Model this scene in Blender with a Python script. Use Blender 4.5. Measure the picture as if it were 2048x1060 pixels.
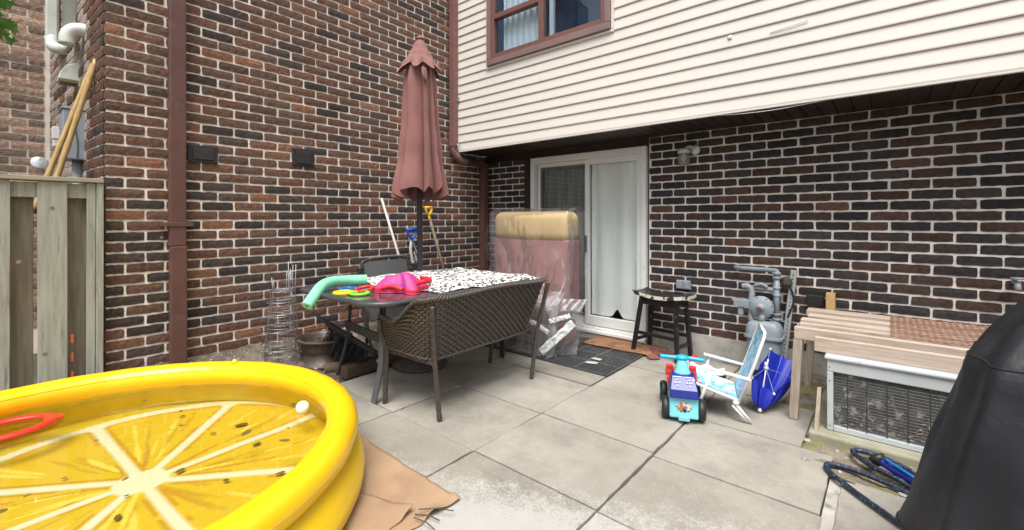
import bpy, math, random
import numpy as np
from mathutils import Vector, Matrix, noise

random.seed(7)
S = bpy.context.scene
for o in list(bpy.data.objects):
    bpy.data.objects.remove(o, do_unlink=True)
R = math.radians

# ---------------------------------------------------------------- camera
cam = bpy.data.cameras.new('camera')
cam_o = bpy.data.objects.new('camera', cam)
S.collection.objects.link(cam_o)
cam_o.location = (0, 0, 1.26)
cam_o.rotation_euler = (R(90), 0, R(40.5))
cam.sensor_width = 36
cam.lens = 15.574
cam.shift_y = -0.0449
cam.clip_start = 0.05
cam.clip_end = 500
S.camera = cam_o

# ---------------------------------------------------------------- overcast daylight
SUN_EL, SUN_AZ = 64, 148          # degrees; azimuth measured clockwise from +Y
W = bpy.data.worlds.new('World')
S.world = W
W.use_nodes = True
wn = W.node_tree
wn.nodes.clear()
sky = wn.nodes.new('ShaderNodeTexSky')
sky.sky_type = 'NISHITA'
sky.sun_disc = False
sky.sun_elevation = R(SUN_EL)
sky.sun_rotation = R(SUN_AZ)
sky.dust_density = 5
sky.air_density = 1.0
hs = wn.nodes.new('ShaderNodeHueSaturation')
hs.inputs['Saturation'].default_value = 0.22
bg = wn.nodes.new('ShaderNodeBackground')
bg.inputs['Strength'].default_value = 0.08
wo = wn.nodes.new('ShaderNodeOutputWorld')
wn.links.new(sky.outputs[0], hs.inputs['Color'])
wn.links.new(hs.outputs[0], bg.inputs[0])
wn.links.new(bg.outputs[0], wo.inputs[0])
sl = bpy.data.lights.new('sun', 'SUN')
sl.energy = 1.5
sl.angle = R(34)
sl.color = (1, 0.96, 0.9)
so = bpy.data.objects.new('sun', sl)
S.collection.objects.link(so)
_d = Vector((math.sin(R(SUN_AZ)) * math.cos(R(SUN_EL)), math.cos(R(SUN_AZ)) * math.cos(R(SUN_EL)), math.sin(R(SUN_EL))))
so.rotation_euler = _d.to_track_quat('Z', 'Y').to_euler()
so.location = (0, -3, 9)
S.view_settings.view_transform = 'Standard'
S.view_settings.look = 'None'
S.view_settings.gamma = 1
S.view_settings.use_curve_mapping = False
S.view_settings.exposure = 1.28
S.cycles.max_bounces = 7
S.cycles.diffuse_bounces = 3
S.cycles.transparent_max_bounces = 14

# ---------------------------------------------------------------- mesh helpers
C = S.collection


class MB:
    """collects shapes into one mesh"""

    def __init__(s, M=None):
        s.v, s.f, s.M, s.col = [], [], M, None

    def add(s, vs, fs):
        b = len(s.v)
        for p in vs:
            p = Vector(p)
            s.v.append(tuple(s.M @ p) if s.M else tuple(p))
        s.f += [tuple(b + i for i in f) for f in fs]
        return s

    def box(s, x0, y0, z0, x1, y1, z1):
        return s.add([(x0, y0, z0), (x1, y0, z0), (x1, y1, z0), (x0, y1, z0), (x0, y0, z1), (x1, y0, z1), (x1, y1, z1), (x0, y1, z1)],
                     [(0, 3, 2, 1), (4, 5, 6, 7), (0, 1, 5, 4), (1, 2, 6, 5), (2, 3, 7, 6), (3, 0, 4, 7)])

    def bar(s, p, q, w, h, up=(0, 0, 1), w2=None, h2=None):
        p, q, up = Vector(p), Vector(q), Vector(up)
        d = (q - p).normalized()
        a = d.cross(up)
        if a.length < 1e-4:
            a = d.cross(Vector((1, 0, 0)))
        a.normalize()
        b = a.cross(d)
        vs = []
        for c, ww, hh in ((p, w, h), (q, w2 or w, h2 or h)):
            vs += [c - a * ww / 2 - b * hh / 2, c + a * ww / 2 - b * hh / 2, c + a * ww / 2 + b * hh / 2, c - a * ww / 2 + b * hh / 2]
        return s.add(vs, [(3, 2, 1, 0), (4, 5, 6, 7), (0, 1, 5, 4), (1, 2, 6, 5), (2, 3, 7, 6), (3, 0, 4, 7)])

    def tube(s, pts, r, n=8, closed=False, cap=True, flat=1.0):
        pts = [Vector(p) for p in pts]
        m = len(pts)
        rs = r if isinstance(r, (list, tuple)) else [r] * m
        vs, fs = [], []
        pa = None
        for i, p in enumerate(pts):
            if closed:
                d = pts[(i + 1) % m] - pts[i - 1]
            else:
                d = pts[min(i + 1, m - 1)] - pts[max(i - 1, 0)]
            d.normalize()
            if pa is None:
                pa = d.cross(Vector((0, 0, 1)))
                if pa.length < 1e-3:
                    pa = d.cross(Vector((0, 1, 0)))
            a = (pa - d * pa.dot(d)).normalized()
            pa = a
            b = d.cross(a)
            for k in range(n):
                t = 2 * math.pi * k / n
                vs.append(p + a * rs[i] * math.cos(t) + b * rs[i] * flat * math.sin(t))
        for i in range(m if closed else m - 1):
            j = (i + 1) % m
            for k in range(n):
                l = (k + 1) % n
                fs.append((i * n + k, i * n + l, j * n + l, j * n + k))
        if cap and not closed:
            fs.append(tuple(range(n))[::-1])
            fs.append(tuple((m - 1) * n + k for k in range(n)))
        return s.add(vs, fs)

    def lathe(s, prof, c=(0, 0, 0), n=24, M=None, close=True):
        c = Vector(c)
        vs, fs = [], []
        for r, z in prof:
            for k in range(n):
                t = 2 * math.pi * k / n
                p = Vector((r * math.cos(t), r * math.sin(t), z))
                vs.append((M @ p if M else p) + c)
        m = len(prof)
        for i in range(m - 1):
            for k in range(n):
                l = (k + 1) % n
                fs.append((i * n + k, i * n + l, (i + 1) * n + l, (i + 1) * n + k))
        if close:
            if prof[0][0] > 1e-5:
                fs.append(tuple(range(n))[::-1])
            if prof[-1][0] > 1e-5:
                fs.append(tuple((m - 1) * n + k for k in range(n)))
        return s.add(vs, fs)

    def grid(s, fn, nu, nv, cu=False, flip=False):
        vs = [fn(i / (nu if cu else nu - 1), j / (nv - 1)) for j in range(nv) for i in range(nu)]
        fs = []
        for j in range(nv - 1):
            for i in range(nu if cu else nu - 1):
                k = (i + 1) % nu
                q = (j * nu + i, j * nu + k, (j + 1) * nu + k, (j + 1) * nu + i)
                fs.append(q[::-1] if flip else q)
        return s.add(vs, fs)

    def prism(s, poly, z0, z1):
        n = len(poly)
        vs = [(x, y, z0) for x, y in poly] + [(x, y, z1) for x, y in poly]
        fs = [tuple(range(n))[::-1], tuple(range(n, 2 * n))] + [(i, (i + 1) % n, n + (i + 1) % n, n + i) for i in range(n)]
        return s.add(vs, fs)

    def sphere(s, c, r, n=16, m=10, sc=(1, 1, 1)):
        c = Vector(c)
        prof = [(max(1e-5, math.sin(math.pi * i / m)), -math.cos(math.pi * i / m)) for i in range(m + 1)]
        vs, fs = [], []
        for a, z in prof:
            for k in range(n):
                t = 2 * math.pi * k / n
                vs.append(c + Vector((a * math.cos(t) * r * sc[0], a * math.sin(t) * r * sc[1], z * r * sc[2])))
        for i in range(m):
            for k in range(n):
                l = (k + 1) % n
                fs.append((i * n + k, i * n + l, (i + 1) * n + l, (i + 1) * n + k))
        return s.add(vs, fs)

    def build(s, name, mat, parent=None, smooth=False, bev=0, sub=0, seg=2, auto=None):
        me = bpy.data.meshes.new(name)
        me.from_pydata(s.v, [], s.f)
        me.validate()
        me.update()
        if s.col is not None:
            ca = me.color_attributes.new('Col', 'FLOAT_COLOR', 'POINT')
            ca.data.foreach_set('color', np.asarray(s.col, dtype=np.float32).ravel())
        return obj(name, me, mat, parent, smooth, bev, sub, seg)


def obj(name, me, mat, parent=None, smooth=False, bev=0, sub=0, seg=2):
    o = bpy.data.objects.new(name, me)
    C.objects.link(o)
    if mat is not None and not me.materials:
        me.materials.append(mat)
    if smooth:
        me.polygons.foreach_set('use_smooth', [True] * len(me.polygons))
    if bev:
        m = o.modifiers.new('bevel', 'BEVEL')
        m.width = bev
        m.segments = seg
        m.limit_method = 'ANGLE'
        m.angle_limit = R(35)
    if sub:
        m = o.modifiers.new('sub', 'SUBSURF')
        m.levels = m.render_levels = sub
    if parent is not None:
        put(o, parent)
    return o


def put(o, parent):
    o.parent = parent
    if parent.type == 'EMPTY':
        o.matrix_parent_inverse = Matrix.Translation(-Vector(parent.location))
    return o


def tag(o, label, cat=None, group=None, kind=None):
    o['label'] = label
    if cat:
        o['category'] = cat
    if group:
        o['group'] = group
    if kind:
        o['kind'] = kind
    return o


def thing(name, label, cat, loc=(0, 0, 0), group=None):
    o = bpy.data.objects.new(name, None)
    C.objects.link(o)
    o.empty_display_size = 0.1
    o.location = loc
    return tag(o, label, cat, group)


def frame(origin, ang):
    return Matrix.Translation(Vector(origin)) @ Matrix.Rotation(ang, 4, 'Z')


def nz(x, y, z=0.0):
    return noise.noise(Vector((x, y, z)))


def smoothpath(pts, k=6):
    """Catmull-Rom through the given points"""
    P = [Vector(p) for p in pts]
    P = [P[0] * 2 - P[1]] + P + [P[-1] * 2 - P[-2]]
    out = []
    for i in range(1, len(P) - 2):
        a, b, c, d = P[i - 1:i + 3]
        for j in range(k):
            t = j / k
            out.append(0.5 * ((2 * b) + (c - a) * t + (2 * a - 5 * b + 4 * c - d) * t * t + (3 * b - a - 3 * c + d) * t ** 3))
    out.append(P[-2])
    return out


def rrect(x0, y0, x1, y1, r, n=6):
    out = []
    for cx, cy, a in ((x1 - r, y1 - r, 0), (x0 + r, y1 - r, 90), (x0 + r, y0 + r, 180), (x1 - r, y0 + r, 270)):
        for i in range(n + 1):
            t = R(a + 90 * i / n)
            out.append((cx + r * math.cos(t), cy + r * math.sin(t)))
    return out


# ---------------------------------------------------------------- materials
def newmat(name):
    m = bpy.data.materials.new(name)
    m.use_nodes = True
    nt = m.node_tree
    nt.nodes.clear()
    out = nt.nodes.new('ShaderNodeOutputMaterial')
    return m, nt, out


def N(nt, kind, **kw):
    n = nt.nodes.new(kind)
    for k, v in kw.items():
        if k in n.inputs:
            n.inputs[k].default_value = v
        else:
            setattr(n, k, v)
    return n


def c4(c):
    return (c[0], c[1], c[2], 1)


def ramp(nt, fac, stops):
    r = nt.nodes.new('ShaderNodeValToRGB')
    e = r.color_ramp.elements
    while len(e) < len(stops):
        e.new(0.5)
    for i, (p, c) in enumerate(stops):
        e[i].position = p
        e[i].color = c4(c) if len(c) == 3 else c
    nt.links.new(fac, r.inputs[0])
    return r.outputs[0]


def mix(nt, fac, a, b, mode='MIX'):
    m = nt.nodes.new('ShaderNodeMix')
    m.data_type = 'RGBA'
    m.blend_type = mode
    for k, v in ((0, fac), (6, a), (7, b)):
        if hasattr(v, 'links') or hasattr(v, 'is_linked'):
            nt.links.new(v, m.inputs[k])
        elif isinstance(v, (int, float)):
            m.inputs[k].default_value = v
        else:
            m.inputs[k].default_value = c4(v)
    return m.outputs[2]


def noise_tex(nt, scale, detail=4, vec=None, stretch=None, rough=0.55, dist=0.0):
    g = nt.nodes.new('ShaderNodeNewGeometry')
    v = g.outputs['Position']
    if stretch:
        mp = nt.nodes.new('ShaderNodeMapping')
        mp.inputs['Scale'].default_value = stretch
        nt.links.new(v, mp.inputs[0])
        v = mp.outputs[0]
    t = N(nt, 'ShaderNodeTexNoise', Scale=scale, Detail=detail, Roughness=rough, Distortion=dist)
    nt.links.new(v, t.inputs['Vector'])
    return t.outputs['Fac']


def surf(name, c1, c2=None, rough=0.6, scale=12, lo=0.35, hi=0.65, metal=0, spec=0.5, bump=0, bscale=90, bdist=0.004, stretch=None, coat=0, rough2=None, detail=5, c3=None, s3=40, t3=(0.62, 0.7), sheen=0):
    m, nt, out = newmat(name)
    b = N(nt, 'ShaderNodeBsdfPrincipled')
    b.inputs['Roughness'].default_value = rough
    b.inputs['Metallic'].default_value = metal
    b.inputs['Specular IOR Level'].default_value = spec
    b.inputs['Coat Weight'].default_value = coat
    if sheen:
        b.inputs['Sheen Weight'].default_value = sheen
    if c2 is None:
        c2 = tuple(x * 0.82 for x in c1)
    f = noise_tex(nt, scale, detail, stretch=stretch)
    col = ramp(nt, f, [(lo, c1), (hi, c2)])
    if c3:
        g = noise_tex(nt, s3, 4, stretch=stretch)
        k = ramp(nt, g, [(t3[0], (0, 0, 0)), (t3[1], (1, 1, 1))])
        col = mix(nt, k, col, c3)
    nt.links.new(col, b.inputs['Base Color'])
    if rough2 is not None:
        rr = N(nt, 'ShaderNodeMapRange')
        rr.inputs['To Min'].default_value = rough
        rr.inputs['To Max'].default_value = rough2
        nt.links.new(f, rr.inputs[0])
        nt.links.new(rr.outputs[0], b.inputs['Roughness'])
    if bump:
        h = noise_tex(nt, bscale, 4, stretch=stretch)
        bp = N(nt, 'ShaderNodeBump', Strength=bump, Distance=bdist)
        nt.links.new(h, bp.inputs['Height'])
        nt.links.new(bp.outputs[0], b.inputs['Normal'])
    nt.links.new(b.outputs[0], out.inputs[0])
    return m


def brick_mat(name, use_attr):
    m, nt, out = newmat(name)
    b = N(nt, 'ShaderNodeBsdfPrincipled', Roughness=0.82)
    b.inputs['Specular IOR Level'].default_value = 0.35
    if use_attr:
        a = N(nt, 'ShaderNodeVertexColor', layer_name='Col')
        col = a.outputs[0]
    else:
        a = nt.nodes.new('ShaderNodeObjectInfo')
        col = a.outputs['Color']
    f = noise_tex(nt, 34, 4, rough=0.65)
    k = ramp(nt, f, [(0.3, (0.62, 0.62, 0.62)), (0.72, (1.5, 1.42, 1.38))])
    c = mix(nt, 1.0, col, k, 'MULTIPLY')
    f2 = noise_tex(nt, 120, 3, rough=0.7)
    k2 = ramp(nt, f2, [(0.72, (0, 0, 0)), (0.8, (1, 1, 1))])
    c = mix(nt, k2, c, (0.32, 0.27, 0.23))
    # lime bloom and grime in broad soft patches
    f3 = noise_tex(nt, 1.6, 3, rough=0.6)
    k3 = ramp(nt, f3, [(0.5, (0, 0, 0)), (0.8, (0.22, 0.22, 0.22))])
    c = mix(nt, k3, c, (0.2, 0.17, 0.15))
    nt.links.new(c, b.inputs['Base Color'])
    h = noise_tex(nt, 75, 4, rough=0.75)
    bp = N(nt, 'ShaderNodeBump', Strength=1.0, Distance=0.01)
    nt.links.new(h, bp.inputs['Height'])
    nt.links.new(bp.outputs[0], b.inputs['Normal'])
    nt.links.new(b.outputs[0], out.inputs[0])
    return m


def two_sided(nt, fr, ior):
    # the same reflectance from either side of a thin sheet
    g = nt.nodes.new('ShaderNodeNewGeometry')
    mr = N(nt, 'ShaderNodeMapRange')
    mr.inputs['To Min'].default_value = ior
    mr.inputs['To Max'].default_value = 1 / ior
    nt.links.new(g.outputs['Backfacing'], mr.inputs[0])
    nt.links.new(mr.outputs[0], fr.inputs['IOR'])


def glass_mat(name, tint=(0.9, 0.95, 0.95), refl=1.0, rough=0.02, ior=1.5, haze=0.0, hazec=(0.8, 0.8, 0.8)):
    m, nt, out = newmat(name)
    tr = N(nt, 'ShaderNodeBsdfTransparent', Color=c4(tint))
    gl = N(nt, 'ShaderNodeBsdfGlossy', Roughness=rough)
    fr = N(nt, 'ShaderNodeFresnel', IOR=ior)
    two_sided(nt, fr, ior)
    mu = N(nt, 'ShaderNodeMath', operation='MULTIPLY')
    mu.inputs[1].default_value = refl
    nt.links.new(fr.outputs[0], mu.inputs[0])
    mx = nt.nodes.new('ShaderNodeMixShader')
    nt.links.new(mu.outputs[0], mx.inputs[0])
    nt.links.new(tr.outputs[0], mx.inputs[1])
    nt.links.new(gl.outputs[0], mx.inputs[2])
    last = mx.outputs[0]
    if haze:
        df = N(nt, 'ShaderNodeBsdfDiffuse', Color=c4(hazec))
        m2 = nt.nodes.new('ShaderNodeMixShader')
        m2.inputs[0].default_value = haze
        nt.links.new(last, m2.inputs[1])
        nt.links.new(df.outputs[0], m2.inputs[2])
        last = m2.outputs[0]
    nt.links.new(last, out.inputs[0])
    return m


def attr_mat(name, rough=0.5, spec=0.5, bump=0, bscale=60):
    m, nt, out = newmat(name)
    b = N(nt, 'ShaderNodeBsdfPrincipled', Roughness=rough)
    b.inputs['Specular IOR Level'].default_value = spec
    a = N(nt, 'ShaderNodeVertexColor', layer_name='Col')
    nt.links.new(a.outputs[0], b.inputs['Base Color'])
    if bump:
        h = noise_tex(nt, bscale, 3)
        bp = N(nt, 'ShaderNodeBump', Strength=bump, Distance=0.003)
        nt.links.new(h, bp.inputs['Height'])
        nt.links.new(bp.outputs[0], b.inputs['Normal'])
    nt.links.new(b.outputs[0], out.inputs[0])
    return m


M_brick = brick_mat('brick', False)
M_brick_far = brick_mat('brick_joined', True)
M_mortar = surf('mortar', (0.84, 0.8, 0.74), (0.76, 0.72, 0.66), 0.95, 9, bump=0.4, bscale=140, detail=3, c3=(0.5, 0.47, 0.41), s3=3, t3=(0.58, 0.8))
M_brown = surf('brown_painted_metal', (0.125, 0.058, 0.047), (0.1, 0.047, 0.038), 0.45, 6, bump=0.08, bscale=60, c3=(0.17, 0.1, 0.085), s3=14, t3=(0.62, 0.8))
M_trim = surf('brown_aluminium_trim', (0.2, 0.095, 0.08), (0.17, 0.08, 0.068), 0.4, 4)
M_trim2 = surf('mauve_brown_trim', (0.24, 0.16, 0.15), (0.2, 0.13, 0.125), 0.45, 4)
M_darktrim = surf('dark_brown_board', (0.03, 0.017, 0.014), (0.022, 0.013, 0.011), 0.6, 8)
M_soffit = surf('dark_brown_soffit', (0.035, 0.022, 0.018), (0.026, 0.017, 0.014), 0.5, 5)
M_siding = surf('cream_vinyl_siding', (0.7, 0.655, 0.61), (0.675, 0.635, 0.595), 0.45, 1.5, bump=0.05, bscale=40, c3=(0.66, 0.625, 0.6), s3=2.2, t3=(0.56, 0.8), stretch=(0.6, 1, 1.6))
M_white = surf('white_vinyl', (0.78, 0.79, 0.78), (0.72, 0.73, 0.72), 0.35, 5, c3=(0.6, 0.6, 0.56), s3=9, t3=(0.62, 0.85))
M_concrete_f = surf('foundation_concrete', (0.5, 0.48, 0.44), (0.36, 0.34, 0.3), 0.9, 6, bump=0.5, bscale=50, c3=(0.2, 0.19, 0.17), s3=12, t3=(0.6, 0.75))
M_soil = surf('soil', (0.09, 0.068, 0.05), (0.2, 0.165, 0.13), 0.95, 14, bump=1.0, bscale=60, bdist=0.02, c3=(0.36, 0.33, 0.29), s3=45, t3=(0.6, 0.68))
M_joint = surf('joint_dirt', (0.016, 0.013, 0.01), (0.035, 0.03, 0.02), 1, 40)
M_black = surf('black_plastic', (0.015, 0.015, 0.016), (0.022, 0.022, 0.023), 0.45, 10)
M_dark = surf('dark_interior', (0.02, 0.02, 0.022), (0.03, 0.03, 0.03), 0.9, 3)
M_greymetal = surf('grey_painted_metal', (0.3, 0.34, 0.38), (0.25, 0.285, 0.32), 0.45, 8, c3=(0.16, 0.17, 0.18), s3=30, t3=(0.62, 0.75))
M_glass = glass_mat('window_glass', (0.96, 0.98, 0.98))
M_curtain = surf('white_curtain', (0.86, 0.87, 0.84), (0.8, 0.81, 0.78), 0.85, 5, stretch=(4, 4, 0.5))
M_greycurtain = surf('grey_screened_curtain', (0.2, 0.22, 0.2), (0.13, 0.145, 0.135), 0.85, 5, stretch=(6, 6, 0.4))
# ================================================================ SETTING
CAMP = np.array((0, 0, 1.26))
AZ = R(40.5)


def pix(x, y, z):
    """rough position in the 2048 px frame, only used to rank pieces by how large they show"""
    d = -x * math.sin(AZ) + y * math.cos(AZ)
    r = x * math.cos(AZ) + y * math.sin(AZ)
    if d < 0.2:
        return None
    return 1024 + 886 * r / d, 438 - 886 * (z - 1.26) / d, d


LB, HB = 0.225, 0.075            # brick module with joint


def brick_shapes(n, L=0.2115, H=0.0615, D=0.03):
    out = []
    for q in range(n):
        rr = random.Random(100 + q)
        nx, nzc = 8, 3
        V, F = [], []
        for j in range(nzc):
            for i in range(nx):
                x = -L / 2 + L * i / (nx - 1)
                z = -H / 2 + H * j / (nzc - 1)
                e = (i in (0, nx - 1)) or (j in (0, nzc - 1))
                if i in (0, nx - 1):
                    x += rr.uniform(-0.0022, 0.0022)
                if j in (0, nzc - 1):
                    z += rr.uniform(-0.0026, 0.002) * (1 if j else -1)
                if i in (0, nx - 1) and j in (0, nzc - 1):
                    x *= 0.985
                    z *= 0.93
                y = rr.uniform(0.0, 0.0022) if e else -rr.uniform(-0.0005, 0.0035)
                V.append((x, y, z))
        for j in range(nzc - 1):
            for i in range(nx - 1):
                a = j * nx + i
                F.append((a, a + 1, a + nx + 1, a + nx))
        ring = [i for i in range(nx)] + [nx * j + nx - 1 for j in range(1, nzc)] + [nx * (nzc - 1) + i for i in range(nx - 2, -1, -1)] + [nx * j for j in range(nzc - 2, 0, -1)]
        b = len(V)
        for i in ring:
            V.append((V[i][0], D, V[i][2]))
        for k in range(len(ring)):
            l = (k + 1) % len(ring)
            F.append((ring[k], b + k, b + l, ring[l]))
        out.append((np.array(V), F))
    return out


BR = brick_shapes(10)
BR_ME = []
for _V, _F in BR:
    me = bpy.data.meshes.new('brick')
    me.from_pydata([tuple(v) for v in _V], [], _F)
    me.materials.append(M_brick)
    BR_ME.append(me)

DK, BN, RD, OR, CH = (0.048, 0.036, 0.033), (0.112, 0.064, 0.046), (0.14, 0.073, 0.049), (0.22, 0.108, 0.062), (0.066, 0.048, 0.042)


def pal_left(s, z, r):
    # dark band across the middle, warmer at the near end and upper courses
    wdark = 0.45 if 0.55 < z < 1.55 else 0.2
    if s > 2.2 and z < 1.7:
        wdark += 0.1
    wor = 0.13 if (s < 1.2 and z < 1.6) else 0.035
    t = r.random()
    if t < wdark:
        c = DK if r.random() < 0.6 else CH
    elif t < wdark + wor:
        c = OR
    else:
        c = BN if r.random() < 0.6 else RD
    return c


def pal_rear(s, z, r):
    t = r.random()
    if t < 0.62:
        return (0.036, 0.033, 0.037) if r.random() < 0.6 else (0.052, 0.043, 0.044)
    if t < 0.9:
        return (0.068, 0.043, 0.037)
    if t < 0.985:
        return (0.088, 0.052, 0.043)
    return (0.12, 0.07, 0.05)


def pal_sunlit(s, z, r):  # sunlight on the neighbour's wall is put into these brick tones
    t = r.random()
    return (0.22, 0.16, 0.13) if t < 0.25 else ((0.38, 0.26, 0.2) if t < 0.75 else (0.44, 0.31, 0.24))


def brickwork(parent, p0, ang, length, z0, z1, pal, phase=0, holes=(), nind=300, seed=1, ragged=None):
    """courses of brick from p0 along direction ang; the front looks to the right-hand side of travel (-y local)"""
    rr = random.Random(seed)
    ca, sa = math.cos(ang), math.sin(ang)
    todo = []
    nc = int((z1 - z0) / HB)
    for c in range(nc):
        zc = z0 + (c + 0.5) * HB
        off = (0.5 if (c + phase) % 2 else 0.0) * LB
        k = -1
        while True:
            a = k * LB + off
            b = a + LB
            k += 1
            if a >= length - 0.02:
                break
            a2, b2 = max(a, 0), min(b, length)
            segs = [(a2, b2)]
            for h0, h1, hz0, hz1 in holes:
                if zc + 0.03 > hz0 and zc - 0.03 < hz1:
                    ns = []
                    for s0, s1 in segs:
                        if s1 <= h0 or s0 >= h1:
                            ns.append((s0, s1))
                        else:
                            if s0 < h0:
                                ns.append((s0, h0))
                            if s1 > h1:
                                ns.append((h1, s1))
                    segs = ns
            for s0, s1 in segs:
                if s1 - s0 < 0.035:
                    continue
                sx = (s1 - s0 - 0.0105) / (LB - 0.0105)
                sm = (s0 + s1) / 2 + rr.uniform(-0.002, 0.002)
                x, y = p0[0] + ca * sm, p0[1] + sa * sm
                q = pix(x, y, zc)
                w = 0
                if q and -40 < q[0] < 2090 and -40 < q[1] < 1090:
                    view = np.array((x, y, zc)) - CAMP
                    w = sx * abs(view @ np.array((sa, -ca, 0))) / np.linalg.norm(view) ** 3
                col = pal(sm, zc, rr)
                g = rr.uniform(0.82, 1.2)
                todo.append((w, x, y, zc + rr.uniform(-0.0015, 0.0015), sx, [min(1, v * g) for v in col], rr.randrange(len(BR)), rr.random() < 0.5, rr.uniform(-0.002, 0.002)))
    todo.sort(key=lambda t: -t[0])
    mb = MB()
    cols = []
    for i, (w, x, y, z, sx, col, v, fl, dep) in enumerate(todo):
        x -= -sa * dep
        y -= ca * dep
        if i < nind and w > 0:
            o = bpy.data.objects.new('brick', BR_ME[v])
            C.objects.link(o)
            o.location = (x, y, z)
            o.rotation_euler = (0, 0, ang)
            o.scale = (sx, 1, 1)
            o.color = (*col, 1)
            put(o, parent)
        else:
            V = BR[v][0]
            X = V[:, 0] * sx
            P = np.stack((x + ca * X - sa * V[:, 1], y + sa * X + ca * V[:, 1], z + V[:, 2]), 1)
            b = len(mb.v)
            mb.v += [tuple(p) for p in P]
            mb.f += [tuple(b + j for j in f) for f in BR[v][1]]
            cols += [(*col, 1)] * len(V)
    if mb.v:
        mb.col = cols
        o = mb.build('brickwork', M_brick_far, parent)
        o['kind'] = 'stuff'


TOPZ = 5.0
XL, YR, YS, ZS = -4.06, 4.23, 3.66, 2.07     # left wall plane, rear wall plane, siding plane, soffit height

# ---- left wing wall
wing = thing('brick_wing', 'tall dark brown brick side wall with two black vent covers', 'brick wall', (XL - 0.1, 2.3, 0))
mb = MB().box(XL - 0.35, 0.5, -0.05, XL - 0.0065, YR + 0.2, TOPZ)
mb.build('mortar', M_mortar, wing)
brickwork(wing, (XL, 0.484), R(90), YR - 0.484 - 0.002, 0.2, TOPZ, pal_left, 0, nind=300, seed=3)
# its return face that runs away behind the fence
A0 = math.atan2(0.484 - 0.36, XL - 0.03 + 6.3)
sl_len = math.hypot(0.484 - 0.36, XL - 0.03 + 6.3)
brickwork(wing, (-6.3, 0.36), A0, sl_len, 0.2, TOPZ, lambda s, z, r: (0.36, 0.31, 0.28) if (s < 1.7 and r.random() < 0.8) else pal_left(0.5, z, r), 1, nind=0, seed=4)  # pale bricks at the far end paint in blown-out light
mb = MB(frame((-6.3, 0.36, 0), A0)).box(0, 0.0075, -0.05, sl_len - 0.03, 0.3, TOPZ)
mb.build('return_mortar', surf('blown_out_return_mortar', (0.76, 0.73, 0.68), (0.66, 0.63, 0.57), 0.95, 7, bump=0.5), wing)  # mortar colour paled for the same blown-out light
M_vent = surf('black_vent_cover', (0.022, 0.02, 0.022), (0.03, 0.028, 0.03), 0.5, 20, bump=0.15)
for y0, y1, z0, z1 in ((0.955, 1.155, 1.695, 1.829), (1.731, 1.925, 1.738, 1.897)):
    v = MB().box(XL - 0.006, y0, z0, XL + 0.016, y1, z1).build('vent_cover', M_vent, wing, bev=0.004)
    MB().box(XL + 0.0165, y0 + 0.028, z0 + 0.022, XL + 0.026, y1 - 0.028, z1 - 0.022).build('raised_panel', M_vent, v, bev=0.006)
    for fy in (0.07, 0.5, 0.93):
        for fz in (0.09, 0.91):
            MB().lathe([(0.006, 0), (0.006, 0.004), (0.003, 0.006)], (XL + 0.016, y0 + (y1 - y0) * fy, z0 + (z1 - z0) * fz), 8, Matrix.Rotation(R(90), 4, 'Y')).build('bolt', M_black, v)

# ---- neighbour's wall beyond the fence
nb = thing('neighbour_house', 'pale sunlit brick wall of the neighbouring house above the wooden fence', 'house', (-6.5, -0.6, 0))
MB().box(-6.7, -2.6, -0.05, -6.3075, 0.55, TOPZ).build('mortar', surf('sunlit_tone_mortar', (0.86, 0.8, 0.7), (0.78, 0.7, 0.6), 0.95, 8, bump=0.4), nb)  # mortar raised as well, its tone carries the sunlight
brickwork(nb, (-6.3, -2.6), R(90), 2.93, 0.2, TOPZ, pal_sunlit, 1, nind=200, seed=6)

# ---- rear house: brick ground floor, sided upper floor that juts out
house = thing('townhouse', 'townhouse back wall with cream siding above dark brick and a white sliding door', 'house', (-1.4, 4.4, 0))
XE = 1.9
DX0, DX1, DZ1 = -3.285, -1.835, 1.985     # sliding door opening
TX0 = -3.40                                # dark board left of the door
mb = MB()
mb.box(XL + 0.004, YR + 0.0065, 0.02, TX0, YR + 0.2, ZS)
mb.box(DX1 + 0.01, YR + 0.0065, 0.02, XE, YR + 0.2, ZS)
mb.build('mortar', M_mortar, house)
brickwork(house, (XL + 0.004, YR), 0, XE - XL, 0.2 - 0.005, ZS + 0.01, pal_rear, 1, holes=((TX0 - XL - 0.01, DX1 + 0.012 - XL - 0.004, 0, 3),), nind=300, seed=9)
mb = MB().grid(lambda u, v: (DX1 + 0.02 + (XE - DX1) * u, YR - 0.012 - 0.004 * nz(u * 30, v * 3), -0.03 + 0.225 * v + (0.004 * nz(u * 50, 9) if v > 0.5 else 0)), 60, 4)
mb.build('foundation', M_concrete_f, house, smooth=True)
MB().box(DX1 + 0.02, YR - 0.011, 0.1, XE, YR + 0.007, 0.1945).build('foundation_ledge', M_concrete_f, house)
MB().box(XL + 0.004, YR - 0.01, -0.03, TX0, YR + 0.1, 0.194).build('foundation', M_concrete_f, house)
# soffit with ribbed panels
mb = MB()
x = XL + 0.06
while x < XE:
    mb.box(x, YS + 0.012, ZS + 0.004, x + 0.092, YR + 0.19, ZS + 0.016)
    x += 0.1
mb.build('soffit', M_soffit, house)
MB().box(XL + 0.03, YS + 0.01, ZS + 0.0175, XE, YR + 0.19, ZS + 0.03).build('soffit_backing', M_soffit, house)
MB().box(XL + 0.004, YR - 0.03, DZ1 + 0.004, DX1 + 0.008, YR + 0.1, ZS + 0.003).build('lintel_board', M_darktrim, house)
MB().box(TX0 + 0.002, YR - 0.02, 0.0, DX0 - 0.004, YR + 0.1, DZ1 + 0.003).build('trim_board', M_darktrim, house)
MB().box(DX1 + 0.001, YR + 0.005, 0.05, DX1 + 0.011, YR + 0.1, DZ1).build('trim_board', M_darktrim, house)
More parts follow.
